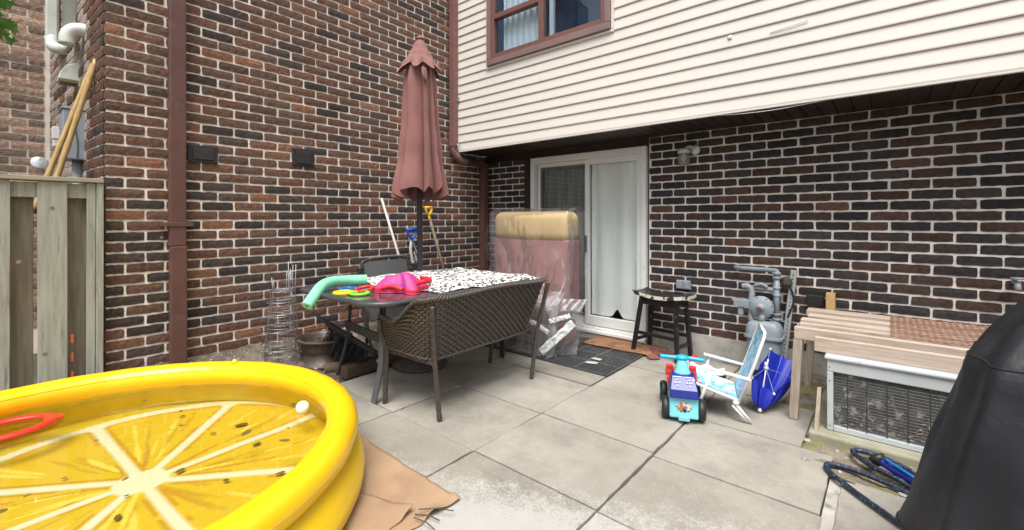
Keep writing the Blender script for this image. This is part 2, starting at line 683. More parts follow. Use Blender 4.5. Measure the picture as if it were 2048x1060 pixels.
# siding laps, split round the upper window
WX0, WX1, WZ0, WZ1 = -3.47, -1.93, 2.985, 4.25
EXP = 0.0985
lap = [(0.0, 0.009), (-0.0095, 0.009), (-0.0095, 0.0), (-0.0135, 0.0), (-0.0145, 0.008), (-0.0015, EXP + 0.012), (0.0, EXP + 0.012)]
nl = int((TOPZ - ZS) / EXP)
for i in range(nl):
    z = ZS + 0.012 + i * EXP
    spans = [(XL + 0.09, XE)]
    if z + EXP > WZ0 - 0.045 and z < WZ1:
        spans = [(XL + 0.09, WX0 - 0.03), (WX1 + 0.03, XE)]
        if z < WZ0 - 0.045:
            spans = [(XL + 0.09, XE)]
    for a, b in spans:
        n = max(2, int((b - a) / 0.25))
        V, F = [], []
        for k in range(n + 1):
            xx = a + (b - a) * k / n
            wob = 0.0012 * nz(xx * 1.7, z * 9)
            for (dy, dz) in lap:
                zz = z + dz
                if b - a > 3 and z < WZ0 - 0.04 < zz and False:
                    zz = WZ0 - 0.04
                V.append((xx, YS + dy + wob, zz + wob * 0.6))
        m = len(lap)
        for k in range(n):
            for j in range(m):
                l = (j + 1) % m
                F.append((k * m + j, k * m + l, (k + 1) * m + l, (k + 1) * m + j))
        F.append(tuple(range(m)))
        F.append(tuple(n * m + j for j in range(m))[::-1])
        MB().add(V, F).build('siding_panel', M_siding, house)
MB().box(XL + 0.09, YS + 0.001, ZS + 0.03, WX0 - 0.001, YS + 0.15, TOPZ).build('siding_core', M_dark, house)
MB().box(WX1 + 0.001, YS + 0.001, ZS + 0.03, XE, YS + 0.15, TOPZ).build('siding_core', M_dark, house)
MB().box(WX0, YS + 0.001, ZS + 0.03, WX1, YS + 0.15, WZ0 - 0.03).build('siding_core', M_dark, house)
MB().box(XL + 0.075, YS - 0.016, ZS - 0.004, XE, YS + 0.014, ZS + 0.01).build('starter_strip', M_siding, house)
MB().box(XL + 0.06, YS - 0.02, ZS, XL + 0.092, YS + 0.02, TOPZ).build('corner_channel', M_siding, house)
MB().box(-3.985, YS - 0.03, 2.672, -3.945, YS - 0.008, 2.728).build('cover_plate', M_greymetal, house, bev=0.004)

# ---- upper window
M_wintglass = glass_mat('upstairs_glass', (0.86, 0.92, 0.97), refl=1.3, ior=1.5)
wr = MB()
wr.box(WX0, YS - 0.045, WZ0, WX1, YS + 0.06, WZ0 + 0.065)
wr.box(WX0, YS - 0.045, WZ0 + 0.0655, WX0 + 0.055, YS + 0.06, WZ1)
wr.box(WX1 - 0.055, YS - 0.045, WZ0 + 0.0655, WX1, YS + 0.06, WZ1)
win = wr.build('window', M_trim2, house, bev=0.005)
tag(win, 'brown framed upstairs window with a sliding sash and pale curtains')
ji = MB()
ji.box(WX0 - 0.028, YS - 0.022, WZ0 - 0.028, WX1 + 0.028, YS - 0.001, WZ0 - 0.003)
ji.box(WX0 - 0.028, YS - 0.022, WZ0 - 0.0025, WX0 - 0.003, YS - 0.001, WZ1)
ji.box(WX1 + 0.003, YS - 0.022, WZ0 - 0.0025, WX1 + 0.028, YS - 0.001, WZ1)
ji.build('siding_channel', M_siding, win, bev=0.003)
WM = -2.72
fr = MB()
for a, b in ((WX0 + 0.0555, WX0 + 0.1), (WM - 0.028, WM + 0.028), (WX1 - 0.1, WX1 - 0.0555)):
    fr.box(a, YS - 0.03, WZ0 + 0.066, b, YS + 0.04, WZ1)
fr.box(WX0 + 0.1005, YS - 0.03, WZ0 + 0.066, WM - 0.0285, YS + 0.04, WZ0 + 0.12)
fr.box(WM + 0.0285, YS - 0.03, WZ0 + 0.066, WX1 - 0.1005, YS + 0.04, WZ0 + 0.12)
fr.box(WX0 + 0.1005, YS - 0.032, 3.49, WM - 0.0285, YS + 0.04, 3.545)
fr.build('sash', M_trim, win, bev=0.004)
MB().box(WX0 + 0.1, YS + 0.0, WZ0 + 0.12, WM - 0.028, YS + 0.004, 3.49).build('pane', M_wintglass, win)
MB().box(WX0 + 0.1, YS + 0.0, 3.545, WM - 0.028, YS + 0.004, WZ1).build('pane', M_wintglass, win)
MB().box(WM + 0.028, YS + 0.0, WZ0 + 0.12, WX1 - 0.1, YS + 0.004, WZ1).build('pane', M_wintglass, win)
MB().grid(lambda u, v: (WX0 + 0.16 + 0.5 * u, YS + 0.075 + 0.012 * math.sin(u * 38) , WZ0 + 0.07 + 1.2 * v), 60, 2).build('curtain', M_curtain, win, smooth=True)
MB().box(WM + 0.05, YS + 0.06, WZ0 + 0.07, WM + 0.1, YS + 0.09, WZ1).build('blind_edge', M_white, win)
rm = MB()
rm.box(WX0, YS + 0.9, WZ0 - 0.2, WX1, YS + 0.95, WZ1 + 0.1)
rm.box(WX0 - 0.05, YS + 0.16, WZ0 - 0.2, WX0 - 0.002, YS + 0.95, WZ1 + 0.1)
rm.box(WX1 + 0.002, YS + 0.16, WZ0 - 0.2, WX1 + 0.05, YS + 0.95, WZ1 + 0.1)
rm.box(WX0, YS + 0.16, WZ0 - 0.2, WX1, YS + 0.95, WZ0 - 0.15)
rm.box(WX0, YS + 0.002, WZ1 + 0.002, WX1, YS + 0.95, WZ1 + 0.1)
rm.build('room', surf('room_reflection_blue', (0.36, 0.47, 0.62), (0.2, 0.3, 0.46), 0.9, 3), win)  # room colour lightened to stand in for pale reflections on the glass

# ---- sliding patio door
dr = MB()
FW = 0.055
dr.box(DX0, YR - 0.045, 0.075, DX0 + FW, YR + 0.08, DZ1)
dr.box(DX1 - FW, YR - 0.045, 0.075, DX1, YR + 0.08, DZ1)
dr.box(DX0 + FW + 0.0005, YR - 0.045, DZ1 - 0.07, DX1 - FW - 0.0005, YR + 0.08, DZ1)
door = dr.build('sliding_door', M_white, house, bev=0.004)
tag(door, 'white two panel sliding patio door with white curtains inside')
sill = MB()
sill.box(DX0 + FW + 0.001, YR - 0.045, 0.075, DX1 - FW - 0.001, YR + 0.08, 0.102)
sill.box(DX0 - 0.01, YR - 0.085, 0.045, DX1 + 0.005, YR + 0.08, 0.0745)
sill.box(DX0 + FW + 0.001, YR - 0.012, 0.1025, DX1 - FW - 0.001, YR - 0.004, 0.115)
sill.build('sill', M_white, door, bev=0.003)
MB().box(DX0 - 0.02, YR - 0.07, -0.03, DX1 + 0.015, YR + 0.1, 0.0445).build('step', surf('worn_sill_concrete', (0.5, 0.46, 0.42), (0.3, 0.27, 0.24), 0.9, 10, bump=0.4), door, bev=0.006)
DM = -2.525


def leaf(name, x0, x1, y, zb, zt, w, wb, wt, m):
    a = MB()
    a.box(x0, y - 0.02, zb, x0 + w, y + 0.02, zt)
    a.box(x1 - w, y - 0.02, zb, x1, y + 0.02, zt)
    a.box(x0 + w + 0.0005, y - 0.02, zb, x1 - w - 0.0005, y + 0.02, zb + wb)
    a.box(x0 + w + 0.0005, y - 0.02, zt - wt, x1 - w - 0.0005, y + 0.02, zt)
    return a.build(name, m, door, bev=0.004)


leaf('door_panel', DM - 0.02, DX1 - FW - 0.001, YR - 0.004, 0.116, DZ1 - 0.071, 0.05, 0.1, 0.062, M_white)
leaf('screen_frame', DX0 + FW + 0.01, DM + 0.018, YR + 0.04, 0.104, DZ1 - 0.071, 0.042, 0.09, 0.045, M_white)
leaf('screen_track', DX0 + FW + 0.053, DM - 0.022, YR + 0.031, 0.2, DZ1 - 0.118, 0.02, 0.02, 0.03, surf('grey_screen_frame', (0.14, 0.15, 0.15), None, 0.5))
MB().box(DM + 0.03, YR - 0.006, 0.216, DX1 - FW - 0.051, YR - 0.001, DZ1 - 0.133).build('pane', M_glass, door)
MB().box(DX0 + FW + 0.05, YR + 0.038, 0.194, DM - 0.02, YR + 0.042, DZ1 - 0.116).build('pane', M_glass, door)
MB().box(DM - 0.012, YR - 0.06, 0.9, DM + 0.012, YR - 0.0245, 1.08).build('handle', M_black, door, bev=0.006)


def curt(u, v):
    x = DM + 0.035 + (DX1 - FW - 0.055 - DM - 0.035) * u
    z = 0.22 + (DZ1 - 0.32) * v
    hem = 1 - v
    y = YR + 0.034 + 0.013 * math.sin(u * 17 + 1.5 * nz(u * 2, v * 1.2)) * (0.5 + 0.5 * v) + 0.006 * nz(u * 5, v * 4, 3)
    if hem > 0.9:
        lift = math.exp(-((u - 0.56) / 0.085) ** 2) * (hem - 0.9) * 10
        z += 0.085 * lift
        y += 0.003 * lift
    return (x, y, z)


MB().grid(curt, 90, 40).build('curtain', M_curtain, door, smooth=True)
MB().grid(lambda u, v: (DX0 + 0.1 + (DM - DX0 - 0.12) * u, YR + 0.06 + 0.008 * math.sin(u * 30 + nz(u * 3, v)), 0.19 + 1.7 * v), 60, 3).build('curtain', M_greycurtain, door, smooth=True)
rm = MB()
rm.box(DX0, YR + 0.6, 0.05, DX1, YR + 0.65, DZ1)
rm.box(DX0, YR + 0.1, 0.04, DX1, YR + 0.6, 0.09)
rm.box(DX0 - 0.05, YR + 0.1, 0.05, DX0 - 0.001, YR + 0.65, DZ1)
rm.box(DX1 + 0.012, YR + 0.21, 0.05, DX1 + 0.05, YR + 0.65, DZ1)
rm.box(DX0, YR + 0.1, DZ1 + 0.001, DX1, YR + 0.65, DZ1 + 0.04)
MB().box(-2.14, YR + 0.056, 0.1, -2.03, YR + 0.3, 0.262).build('gap_filler', surf('tan_gap_filler', (0.75, 0.48, 0.18), None, 0.8), door, bev=0.02)  # tan block added behind the curtain gap to make it less black
rm.build('room', surf('room_brown', (0.22, 0.12, 0.06), (0.14, 0.07, 0.04), 0.8, 4), door)

# ---- jar lamp, outlet, vent, tap on the rear wall
lamp = MB().lathe([(0.045, 0), (0.045, 0.012), (0.03, 0.02), (0.022, 0.03)], (-1.375, YR - 0.002, 1.9), 20, Matrix.Rotation(R(90), 4, 'X')).build('wall_lamp', M_white, house, smooth=True)
tag(lamp, 'small white jelly jar lamp with a clear bulb')
a = MB()
a.tube(smoothpath([(-1.38, YR - 0.03, 1.905), (-1.395, YR - 0.08, 1.925), (-1.43, YR - 0.09, 1.915), (-1.445, YR - 0.09, 1.895)], 5), 0.011, 10)
a.lathe([(0.02, 0.022), (0.054, 0.014), (0.054, -0.022), (0.046, -0.026)], (-1.45, YR - 0.09, 1.89), 20)
a.build('lamp_cap', surf('cream_enamel', (0.62, 0.6, 0.5), (0.5, 0.47, 0.38), 0.5, 30), lamp, smooth=True)
MB().lathe([(0.047, 0), (0.053, -0.03), (0.053, -0.08), (0.044, -0.108), (0.0001, -0.112)], (-1.45, YR - 0.09, 1.868), 20).build('jar', glass_mat('jar_glass', (0.7, 0.74, 0.66), haze=0.32, hazec=(0.5, 0.5, 0.42)), lamp, smooth=True)
MB().lathe([(0.012, 0), (0.013, -0.02), (0.025, -0.045), (0.025, -0.062), (0.0001, -0.08)], (-1.45, YR - 0.09, 1.868), 14).build('bulb', M_white, lamp, smooth=True)
ob = MB().box(-1.545, YR - 0.03, 0.6, -1.41, YR - 0.002, 0.685).build('outlet_cover', M_greymetal, house, bev=0.008)
for i in (0, 1):
    MB().box(-1.538 + 0.067 * i, YR - 0.042, 0.607, -1.482 + 0.067 * i, YR - 0.0305, 0.678).build('outlet_lid', M_greymetal, ob, bev=0.006)
MB().box(-0.507, YR - 0.035, 0.575, -0.392, YR - 0.002, 0.66).build('wall_vent', M_black, house, bev=0.006)
tp = MB().tube([(0.6, YR, 0.86), (0.6, YR - 0.1, 0.86), (0.6, YR - 0.12, 0.82)], 0.016, 10)
tp.lathe([(0.03, 0), (0.034, 0.006), (0.03, 0.012)], (0.6, YR - 0.1, 0.885), 12)
tp.build('wall_tap', M_greymetal, house, smooth=True)
# thin white cable that sags below the soffit, a pale scratch and a patch on the siding
MB().tube(smoothpath([(-1.06, YS - 0.005, ZS), (-0.9, YS - 0.008, ZS - 0.016), (-0.66, YS - 0.01, ZS - 0.024), (-0.45, YS - 0.006, ZS - 0.014), (-0.26, YS - 0.004, ZS)], 6), 0.0022, 6).build('cable', M_white, house)
MB().tube([(-0.66, YS - 0.019, 2.607), (-0.55, YS - 0.02, 2.618), (-0.43, YS - 0.019, 2.63)], 0.004, 6).build('siding_scratch', M_white, house)
MB().sphere((-0.93, YS - 0.016, 2.645), 0.016, 10, 6, (1.1, 0.4, 1)).build('siding_patch', M_white, house, smooth=True)

# ---- ground, slabs
g = MB().add([(-80, -80, -0.045), (80, -80, -0.045), (80, 80, -0.045), (-80, 80, -0.045)], [(0, 1, 2, 3)]).build('ground', surf('yard_ground', (0.06, 0.055, 0.035), (0.1, 0.09, 0.06), 1, 5, bump=0.6, bscale=20))
g['kind'] = 'structure'


def concrete():
    m, nt, out = newmat('patio_concrete')
    b = N(nt, 'ShaderNodeBsdfPrincipled', Roughness=0.88)
    b.inputs['Specular IOR Level'].default_value = 0.3
    oi = nt.nodes.new('ShaderNodeObjectInfo')
    tone = ramp(nt, oi.outputs['Random'], [(0.0, (0.27, 0.257, 0.225)), (0.5, (0.318, 0.302, 0.27)), (1.0, (0.365, 0.347, 0.315))])
    f = noise_tex(nt, 2.6, 5, rough=0.7)
    k = ramp(nt, f, [(0.3, (0.66, 0.65, 0.62)), (0.7, (1.18, 1.16, 1.12))])
    c = mix(nt, 1, tone, k, 'MULTIPLY')
    # green-brown damp staining
    f = noise_tex(nt, 1.3, 5, rough=0.6)
    k = ramp(nt, f, [(0.5, (0, 0, 0)), (0.72, (0.5, 0.5, 0.5))])
    c = mix(nt, k, c, (0.225, 0.212, 0.178))
    f = noise_tex(nt, 5, 6, rough=0.7)
    k = ramp(nt, f, [(0.6, (0, 0, 0)), (0.8, (0.55, 0.55, 0.55))])
    c = mix(nt, k, c, (0.13, 0.12, 0.1))
    # pale aggregate and dark pits
    f = noise_tex(nt, 150, 2)
    k = ramp(nt, f, [(0.63, (0, 0, 0)), (0.72, (0.8, 0.8, 0.8))])
    c = mix(nt, k, c, (0.5, 0.48, 0.44))
    f = noise_tex(nt, 95, 3, rough=0.7)
    k = ramp(nt, f, [(0.66, (0, 0, 0)), (0.73, (0.8, 0.8, 0.8))])
    c = mix(nt, k, c, (0.14, 0.125, 0.105))
    # spilled white cement wash over the front slabs
    gm = nt.nodes.new('ShaderNodeNewGeometry')
    sp = nt.nodes.new('ShaderNodeSeparateXYZ')
    nt.links.new(gm.outputs['Position'], sp.inputs[0])
    ad = N(nt, 'ShaderNodeMath', operation='MULTIPLY_ADD')      # y + 0.55*x
    ad.inputs[1].default_value = -0.42
    nt.links.new(sp.outputs[0], ad.inputs[0])
    nt.links.new(sp.outputs[1], ad.inputs[2])
    mr = N(nt, 'ShaderNodeMapRange')
    mr.inputs['From Min'].default_value = 2.5
    mr.inputs['From Max'].default_value = 1.5
    nt.links.new(ad.outputs[0], mr.inputs[0])
    f = noise_tex(nt, 9, 6, rough=0.85)
    mm = N(nt, 'ShaderNodeMath', operation='ADD')
    gr_ = N(nt, 'ShaderNodeMath', operation='MULTIPLY_ADD')
    gr_.inputs[1].default_value = 0.6
    nt.links.new(noise_tex(nt, 85, 3, rough=0.7), gr_.inputs[0])
    nt.links.new(f, gr_.inputs[2])
    sb_ = N(nt, 'ShaderNodeMath', operation='SUBTRACT')
    sb_.inputs[1].default_value = 0.31
    nt.links.new(gr_.outputs[0], sb_.inputs[0])
    nt.links.new(mr.outputs[0], mm.inputs[0])
    nt.links.new(sb_.outputs[0], mm.inputs[1])
    k = ramp(nt, mm.outputs[0], [(0.8, (0, 0, 0)), (1.15, (0.0, 0.0, 0.0))])
    r = k.node
    r.color_ramp.elements[0].position = 0.8
    r.color_ramp.elements[1].color = (0.66, 0.66, 0.66, 1)
    c = mix(nt, k, c, (0.46, 0.455, 0.445))
    nt.links.new(c, b.inputs['Base Color'])
    h = noise_tex(nt, 60, 4, rough=0.8)
    h2 = noise_tex(nt, 9, 4)
    hh = N(nt, 'ShaderNodeMath', operation='ADD')
    nt.links.new(h, hh.inputs[0])
    nt.links.new(h2, hh.inputs[1])
    bp = N(nt, 'ShaderNodeBump', Strength=0.55, Distance=0.006)
    nt.links.new(hh.outputs[0], bp.inputs['Height'])
    nt.links.new(bp.outputs[0], b.inputs['Normal'])
    nt.links.new(b.outputs[0], out.inputs[0])
    return m


M_slab = concrete()
patio = MB().add([(-4.05, -1.5, -0.036), (1.9, -1.5, -0.036), (1.9, YR, -0.036), (-4.05, YR, -0.036)], [(0, 1, 2, 3)]).build('patio', M_joint)
patio['kind'] = 'structure'


def slab(x0, y0, x1, y1, g=0.0135, dz=None):
    rr = random.Random(int(x0 * 1000) * 31 + int(y0 * 1000))
    x0 += g / 2 * rr.uniform(0.65, 1.15)
    y0 += g / 2 * rr.uniform(0.65, 1.15)
    x1 -= g / 2 * rr.uniform(0.65, 1.15)
    y1 -= g / 2 * rr.uniform(0.65, 1.15)
    dz = rr.uniform(-0.004, 0.002) if dz is None else dz
    tx, ty = rr.uniform(-0.004, 0.004), rr.uniform(-0.004, 0.004)
    P = []
    n = 9
    for (a, b) in (((x0, y0), (x1, y0)), ((x1, y0), (x1, y1)), ((x1, y1), (x0, y1)), ((x0, y1), (x0, y0))):
        for i in range(n):
            t = i / n
            P.append((a[0] + (b[0] - a[0]) * t + (rr.uniform(-0.0035, 0.0035) if 0 < i else 0), a[1] + (b[1] - a[1]) * t + (rr.uniform(-0.0022, 0.0022) if 0 < i else 0)))
    m = MB()
    cx, cy = (x0 + x1) / 2, (y0 + y1) / 2
    k = len(P)
    top = [(x, y, dz - 0.004 + tx * (x - cx) + ty * (y - cy)) for x, y in P]
    inn = [(cx + (x - cx) * 0.988, cy + (y - cy) * 0.986, dz + tx * (x - cx) + ty * (y - cy)) for x, y in P]
    bot = [(x, y, -0.04) for x, y in P]
    F = [tuple(range(2 * k, 3 * k))]
    for i in range(k):
        j = (i + 1) % k
        F.append((i, j, k + j, k + i))
        F.append((k + i, k + j, 2 * k + j, 2 * k + i))
    m.add(bot + top + inn, F)
    return m.build('slab', M_slab, patio)


XS = [-3.99, -3.235, -2.48, -1.725, -0.97]
YSL = [-0.76, -0.145, 0.47, 1.085, 1.70, 2.315, 2.935, 3.555, 4.15]
for i in range(4):
    for j in range(8):
        if i == 0 and j > 3:
            continue
        slab(XS[i], YSL[j], XS[i + 1], YSL[j + 1])
for j in range(5):
    y0, y1 = (YSL[j], YSL[j + 1]) if j < 4 else (1.70, 2.29)
    slab(-0.97, y0, -0.215, y1)
slab(-0.97, 2.29, -0.225, 2.905)
slab(-0.97, 2.905, -0.372, 3.52)
slab(-0.97, 3.52, -0.55, 4.15)
MB().box(-0.2245, 0.3, -0.03, -0.1755, 2.69, -0.012).build('mortar_joint', M_concrete_f, patio)
slab(-0.185, 2.08, 0.57, 2.69)
slab(-0.185, 1.47, 0.57, 2.08)
slab(-0.185, 0.86, 0.57, 1.47)
for j in range(4):
    slab(0.57, 0.25 + 0.61 * j, 1.33, 0.86 + 0.61 * j)


def bank(u, v):
    y = 0.55 + (YR - 0.55) * v
    x = XL + 0.004 + 0.8 * u
    z = 0.2 * (1 - u) ** 1.4 + 0.02 * nz(x * 9, y * 9) + 0.012 * nz(x * 30, y * 30) - 0.03 * u * (u > 0.9)
    if v > 0.75:
        z *= 1 - (v - 0.75) * 3.2
    return (x, y, z)


sb = MB().grid(bank, 46, 190, flip=False).build('soil_bank', M_soil, smooth=True)
sb['kind'] = 'structure'


def dirt(u, v):
    x = -0.56 + 2.4 * u
    y = 2.66 + 1.57 * v
    z = 0.012 + 0.05 * max(0, v - 0.3) + 0.014 * nz(x * 8, y * 8) + 0.01 * nz(x * 28, y * 28)
    if x < -0.37:
        z = min(z, -0.012 if y < 3.5 else z)
    return (x, y, z - 0.018)


so_ = MB().grid(dirt, 110, 80).build('soil_strip', surf('damp_soil', (0.13, 0.105, 0.075), (0.27, 0.235, 0.17), 0.95, 9, bump=1, bscale=55, bdist=0.015, c3=(0.2, 0.2, 0.07), s3=4, t3=(0.5, 0.62)), smooth=True)
so_['kind'] = 'structure'
# loose gravel and rubble on the soil
mb = MB()
rr = random.Random(5)
for i in range(420):
    if i < 230:
        u, v = rr.random() * 0.95, rr.random()
        p = bank(u, v)
    else:
        u, v = rr.random() ** 2 * 0.5, rr.random()
        p = dirt(u, v)
        if p[0] < -0.36:
            continue
    r = rr.uniform(0.004, 0.017) * (1.6 if rr.random() < 0.08 else 1)
    b = len(mb.v)
    mb.sphere((p[0], p[1], p[2] + r * 0.35), r, 6, 4, (rr.uniform(0.8, 1.4), rr.uniform(0.7, 1.2), rr.uniform(0.5, 0.8)))
    mb.v[b:] = [(x + rr.uniform(-1, 1) * r * 0.2, y + rr.uniform(-1, 1) * r * 0.2, z + rr.uniform(-1, 1) * r * 0.15) for x, y, z in mb.v[b:]]
tag(mb.build('gravel', surf('grey_gravel', (0.3, 0.27, 0.23), (0.5, 0.47, 0.42), 0.9, 60)), 'loose grey gravel and rubble on the bare soil', 'gravel', kind='stuff')
# ================================================================ THINGS ALONG THE LEFT WALL
# ---- square brown drainpipe on the wing wall
dp = thing('downspout', 'straight square brown drainpipe running up the left brick wall', 'drainpipe', (-4.02, 0.885, 0.1))
MB().box(-4.048, 0.832, 1.06, -3.985, 0.936, TOPZ).build('upper_pipe', M_brown, dp, bev=0.008)
MB().box(-4.044, 0.838, 0.02, -3.981, 0.941, 1.0595).build('lower_pipe', M_brown, dp, bev=0.008)
b = MB().box(-4.055, 0.79, 1.205, -3.976, 0.978, 1.235).build('bracket', M_brown, dp, bev=0.003)
for y in (0.8, 0.968):
    for z in (1.22, 1.12):
        MB().lathe([(0.014, 0), (0.014, 0.012), (0.008, 0.016)], (-4.052, y, z), 6, Matrix.Rotation(R(90), 4, 'Y')).build('bolt', surf('rusty_bolt', (0.14, 0.09, 0.08), None, 0.6), b)

# ---- downspout in the inner corner: runs down the siding, elbows under the soffit and drops to the ground
dc = thing('downspout', 'brown downspout with ribbed elbow in the inner corner beside the siding', 'drainpipe', (-4.0, 4.1, 0))
MB().box(-4.045, 3.565, 2.13, -3.955, 3.635, TOPZ).build('upper_pipe', M_trim, dc, bev=0.008)
MB().box(-4.003, 3.562, 2.13, -3.997, 3.5645, TOPZ).build('seam', M_trim2, dc)
el = MB()
P = smoothpath([(-4.0, 3.6, 2.15), (-4.0, 3.605, 2.09), (-3.995, 3.64, 2.03), (-3.99, 3.71, 1.985), (-3.985, 3.8, 1.97)], 7)
el.tube(P, [0.045 + (0.006 if i % 2 else -0.004) for i in range(len(P))], 10)
el.build('elbow', M_trim, dc, smooth=False)
MB().bar((-3.985, 3.78, 1.973), (-3.985, 4.13, 1.94), 0.08, 0.06).build('offset_pipe', M_brown, dc, bev=0.006)
MB().box(-4.04, 4.075, 0.03, -3.955, 4.165, 1.96).build('lower_pipe', M_brown, dc, bev=0.008)
hk = MB().tube(smoothpath([(-3.96, 3.63, 2.18), (-3.945, 3.62, 2.14), (-3.92, 3.625, 2.135), (-3.91, 3.63, 2.17)], 5), 0.005, 6)
hk.build('wire_hook', M_greymetal, dc)

# ---- board fence
M_fence = surf('weathered_green_grey_boards', (0.36, 0.37, 0.32), (0.26, 0.265, 0.22), 0.85, 7, stretch=(6, 6, 0.5), bump=0.35, bscale=60, c3=(0.12, 0.115, 0.09), s3=9, t3=(0.58, 0.78))
M_fence2 = surf('weathered_brown_boards', (0.17, 0.145, 0.11), (0.25, 0.225, 0.175), 0.88, 7, stretch=(6, 6, 0.5), bump=0.35, bscale=60)
fe = thing('wooden_fence', 'weathered grey green board fence standing left of the brick corner', 'fence', (-4.05, -0.3, 0))


def plank(x, y0, y1, z0, z1, t=0.018, mat=None, par=None, rr=random.Random(2)):
    tilt = rr.uniform(-0.003, 0.003)
    m = MB().add([(x - t, y0, z0), (x, y0, z0), (x, y1, z0), (x - t, y1, z0), (x - t, y0 + tilt, z1), (x, y0 + tilt, z1), (x, y1 + tilt, z1), (x - t, y1 + tilt, z1)],
                 [(0, 3, 2, 1), (4, 5, 6, 7), (0, 1, 5, 4), (1, 2, 6, 5), (2, 3, 7, 6), (3, 0, 4, 7)])
    return m.build('board', mat or M_fence, par or fe, bev=0.003)


plank(-4.0, 0.442, 0.478, 0.06, 1.497, 0.03)
plank(-4.012, 0.396, 0.4395, 0.06, 1.497)
y = 0.178
for i in range(8):
    plank(-4.005, y - 0.246 * i, y + 0.132 - 0.246 * i, 0.055, 1.497)
    plank(-4.075, y + 0.1 - 0.246 * i, y + 0.23 - 0.246 * i, 0.06, 1.49, mat=M_fence2)
for z0, z1 in ((1.395, 1.487), (0.1, 0.19)):
    MB().box(-4.0635, -1.7, z0, -4.0255, 0.44, z1).build('rail', M_fence, fe, bev=0.003)
MB().box(-4.1, -1.7, 1.499, -3.985, 0.48, 1.527).build('cap_board', surf('fence_cap', (0.36, 0.33, 0.25), (0.25, 0.225, 0.165), 0.85, 8, stretch=(5, 0.6, 5), bump=0.3), fe, bev=0.004)
MB().box(-4.11, 0.41, 0.0, -4.078, 0.474, 1.49).build('post', M_fence2, fe, bev=0.003)
M_or = surf('orange_tape', (0.75, 0.13, 0.03), (0.6, 0.1, 0.03), 0.6, 20)
for z in (0.22, 0.34, 0.46):
    MB().box(-4.024, 0.325, z, -4.0225, 0.337, z + 0.055).build('orange_tape', M_or, fe)
# nail heads and knots read from the material; a few real knots
for yy, zz in ((0.21, 0.42), (0.1, 1.0), (0.24, 1.33)):
    MB().lathe([(0.012, 0), (0.012, 0.0015), (0.006, 0.002)], (-4.005, yy, zz), 10, Matrix.Rotation(R(90), 4, 'Y')).build('knot', M_fence2, fe)

# ---- services on the return face behind the fence
M_pvc = surf('white_pvc', (0.66, 0.7, 0.66), (0.58, 0.62, 0.57), 0.4, 5, c3=(0.4, 0.44, 0.38), s3=8, t3=(0.6, 0.8))
v = thing('vent_pipe', 'round white plastic vent pipe ending in an elbow against the brick corner', 'vent pipe', (-5.0, 0.42, 2.6))
MB().tube([(-5.0, 0.4, TOPZ), (-5.0, 0.4, 2.74)], 0.045, 16).build('pipe', M_pvc, v, smooth=True)
MB().lathe([(0.052, 0), (0.055, 0.01), (0.055, 0.07), (0.05, 0.075)], (-5.0, 0.4, 2.7), 16).build('collar', M_pvc, v, smooth=True)
P = smoothpath([(-4.7, 0.36, 2.57), (-4.7, 0.365, 2.64), (-4.69, 0.40, 2.69), (-4.68, 0.455, 2.7), (-4.68, 0.475, 2.7)], 5)
MB().tube(P, 0.048, 14).build('elbow', M_pvc, v, smooth=True)
MB().tube([(-5.0, 0.4, 2.69), (-4.72, 0.37, 2.63)], 0.04, 12).build('branch', M_pvc, v, smooth=True)
v = thing('vent_pipe', 'flat pale green downpipe at the far end of the brick return', 'vent pipe', (-5.7, 0.34, 2.8))
MB().box(-5.75, 0.3, 2.86, -5.66, 0.375, TOPZ).build('pipe', M_pvc, v, bev=0.01)
MB().tube(smoothpath([(-5.7, 0.335, 2.88), (-5.65, 0.345, 2.79), (-5.5, 0.38, 2.74), (-5.4, 0.4, 2.72)], 5), 0.045, 12).build('bend', M_pvc, v, smooth=True)
hd = thing('vent_hood', 'white dryer vent hood with a brown flap below the pipes', 'vent hood', (-4.95, 0.4, 2.36))
prof = [(0.0, 0.0), (-0.125, 0.0), (-0.12, 0.05), (-0.085, 0.11), (-0.03, 0.14), (0.0, 0.145)]
vs = [(-4.9, 0.455 + a, 2.355 + z) for a, z in prof] + [(-5.06, 0.455 + a, 2.355 + z) for a, z in prof]
n = len(prof)
MB().add(vs, [tuple(range(n)), tuple(range(n, 2 * n))[::-1]] + [(i, n + i, n + (i + 1) % n, (i + 1) % n) for i in range(n)]).build('hood', M_pvc, hd, bev=0.004)
MB().box(-5.05, 0.335, 2.335, -4.898, 0.445, 2.354).build('flap', surf('brown_flap', (0.2, 0.16, 0.09), None, 0.7), hd)
mt = thing('meter_box', 'grey metal electric meter box with a conduit below', 'meter box', (-4.8, 0.42, 1.5))
MB().box(-4.92, 0.335, 1.71, -4.68, 0.47, 2.085).build('box', M_greymetal, mt, bev=0.008)
MB().box(-4.93, 0.327, 2.085, -4.672, 0.472, 2.1).build('lid', M_greymetal, mt, bev=0.004)
MB().tube(smoothpath([(-4.676, 0.385, 2.07), (-4.674, 0.4, 1.95), (-4.675, 0.415, 1.82), (-4.675, 0.41, 1.72)], 5), 0.0027, 6).build('wire', M_black, mt)
MB().tube([(-4.78, 0.425, 1.715), (-4.78, 0.425, 0.1)], 0.033, 12).build('conduit', M_greymetal, mt, smooth=True)
wb = thing('junction_box', 'small white junction box on the brick return', 'junction box', (-5.8, 0.38, 1.95))
MB().box(-5.88, 0.345, 1.99, -5.76, 0.405, 2.1).build('box', M_white, wb, bev=0.006)
MB().box(-5.87, 0.35, 1.92, -5.77, 0.4, 1.989).build('spout', M_white, wb, bev=0.006)
fl = thing('flood_lamp', 'small round silver flood lamp on the pale brick wall', 'lamp', (-6.25, 0.28, 1.78))
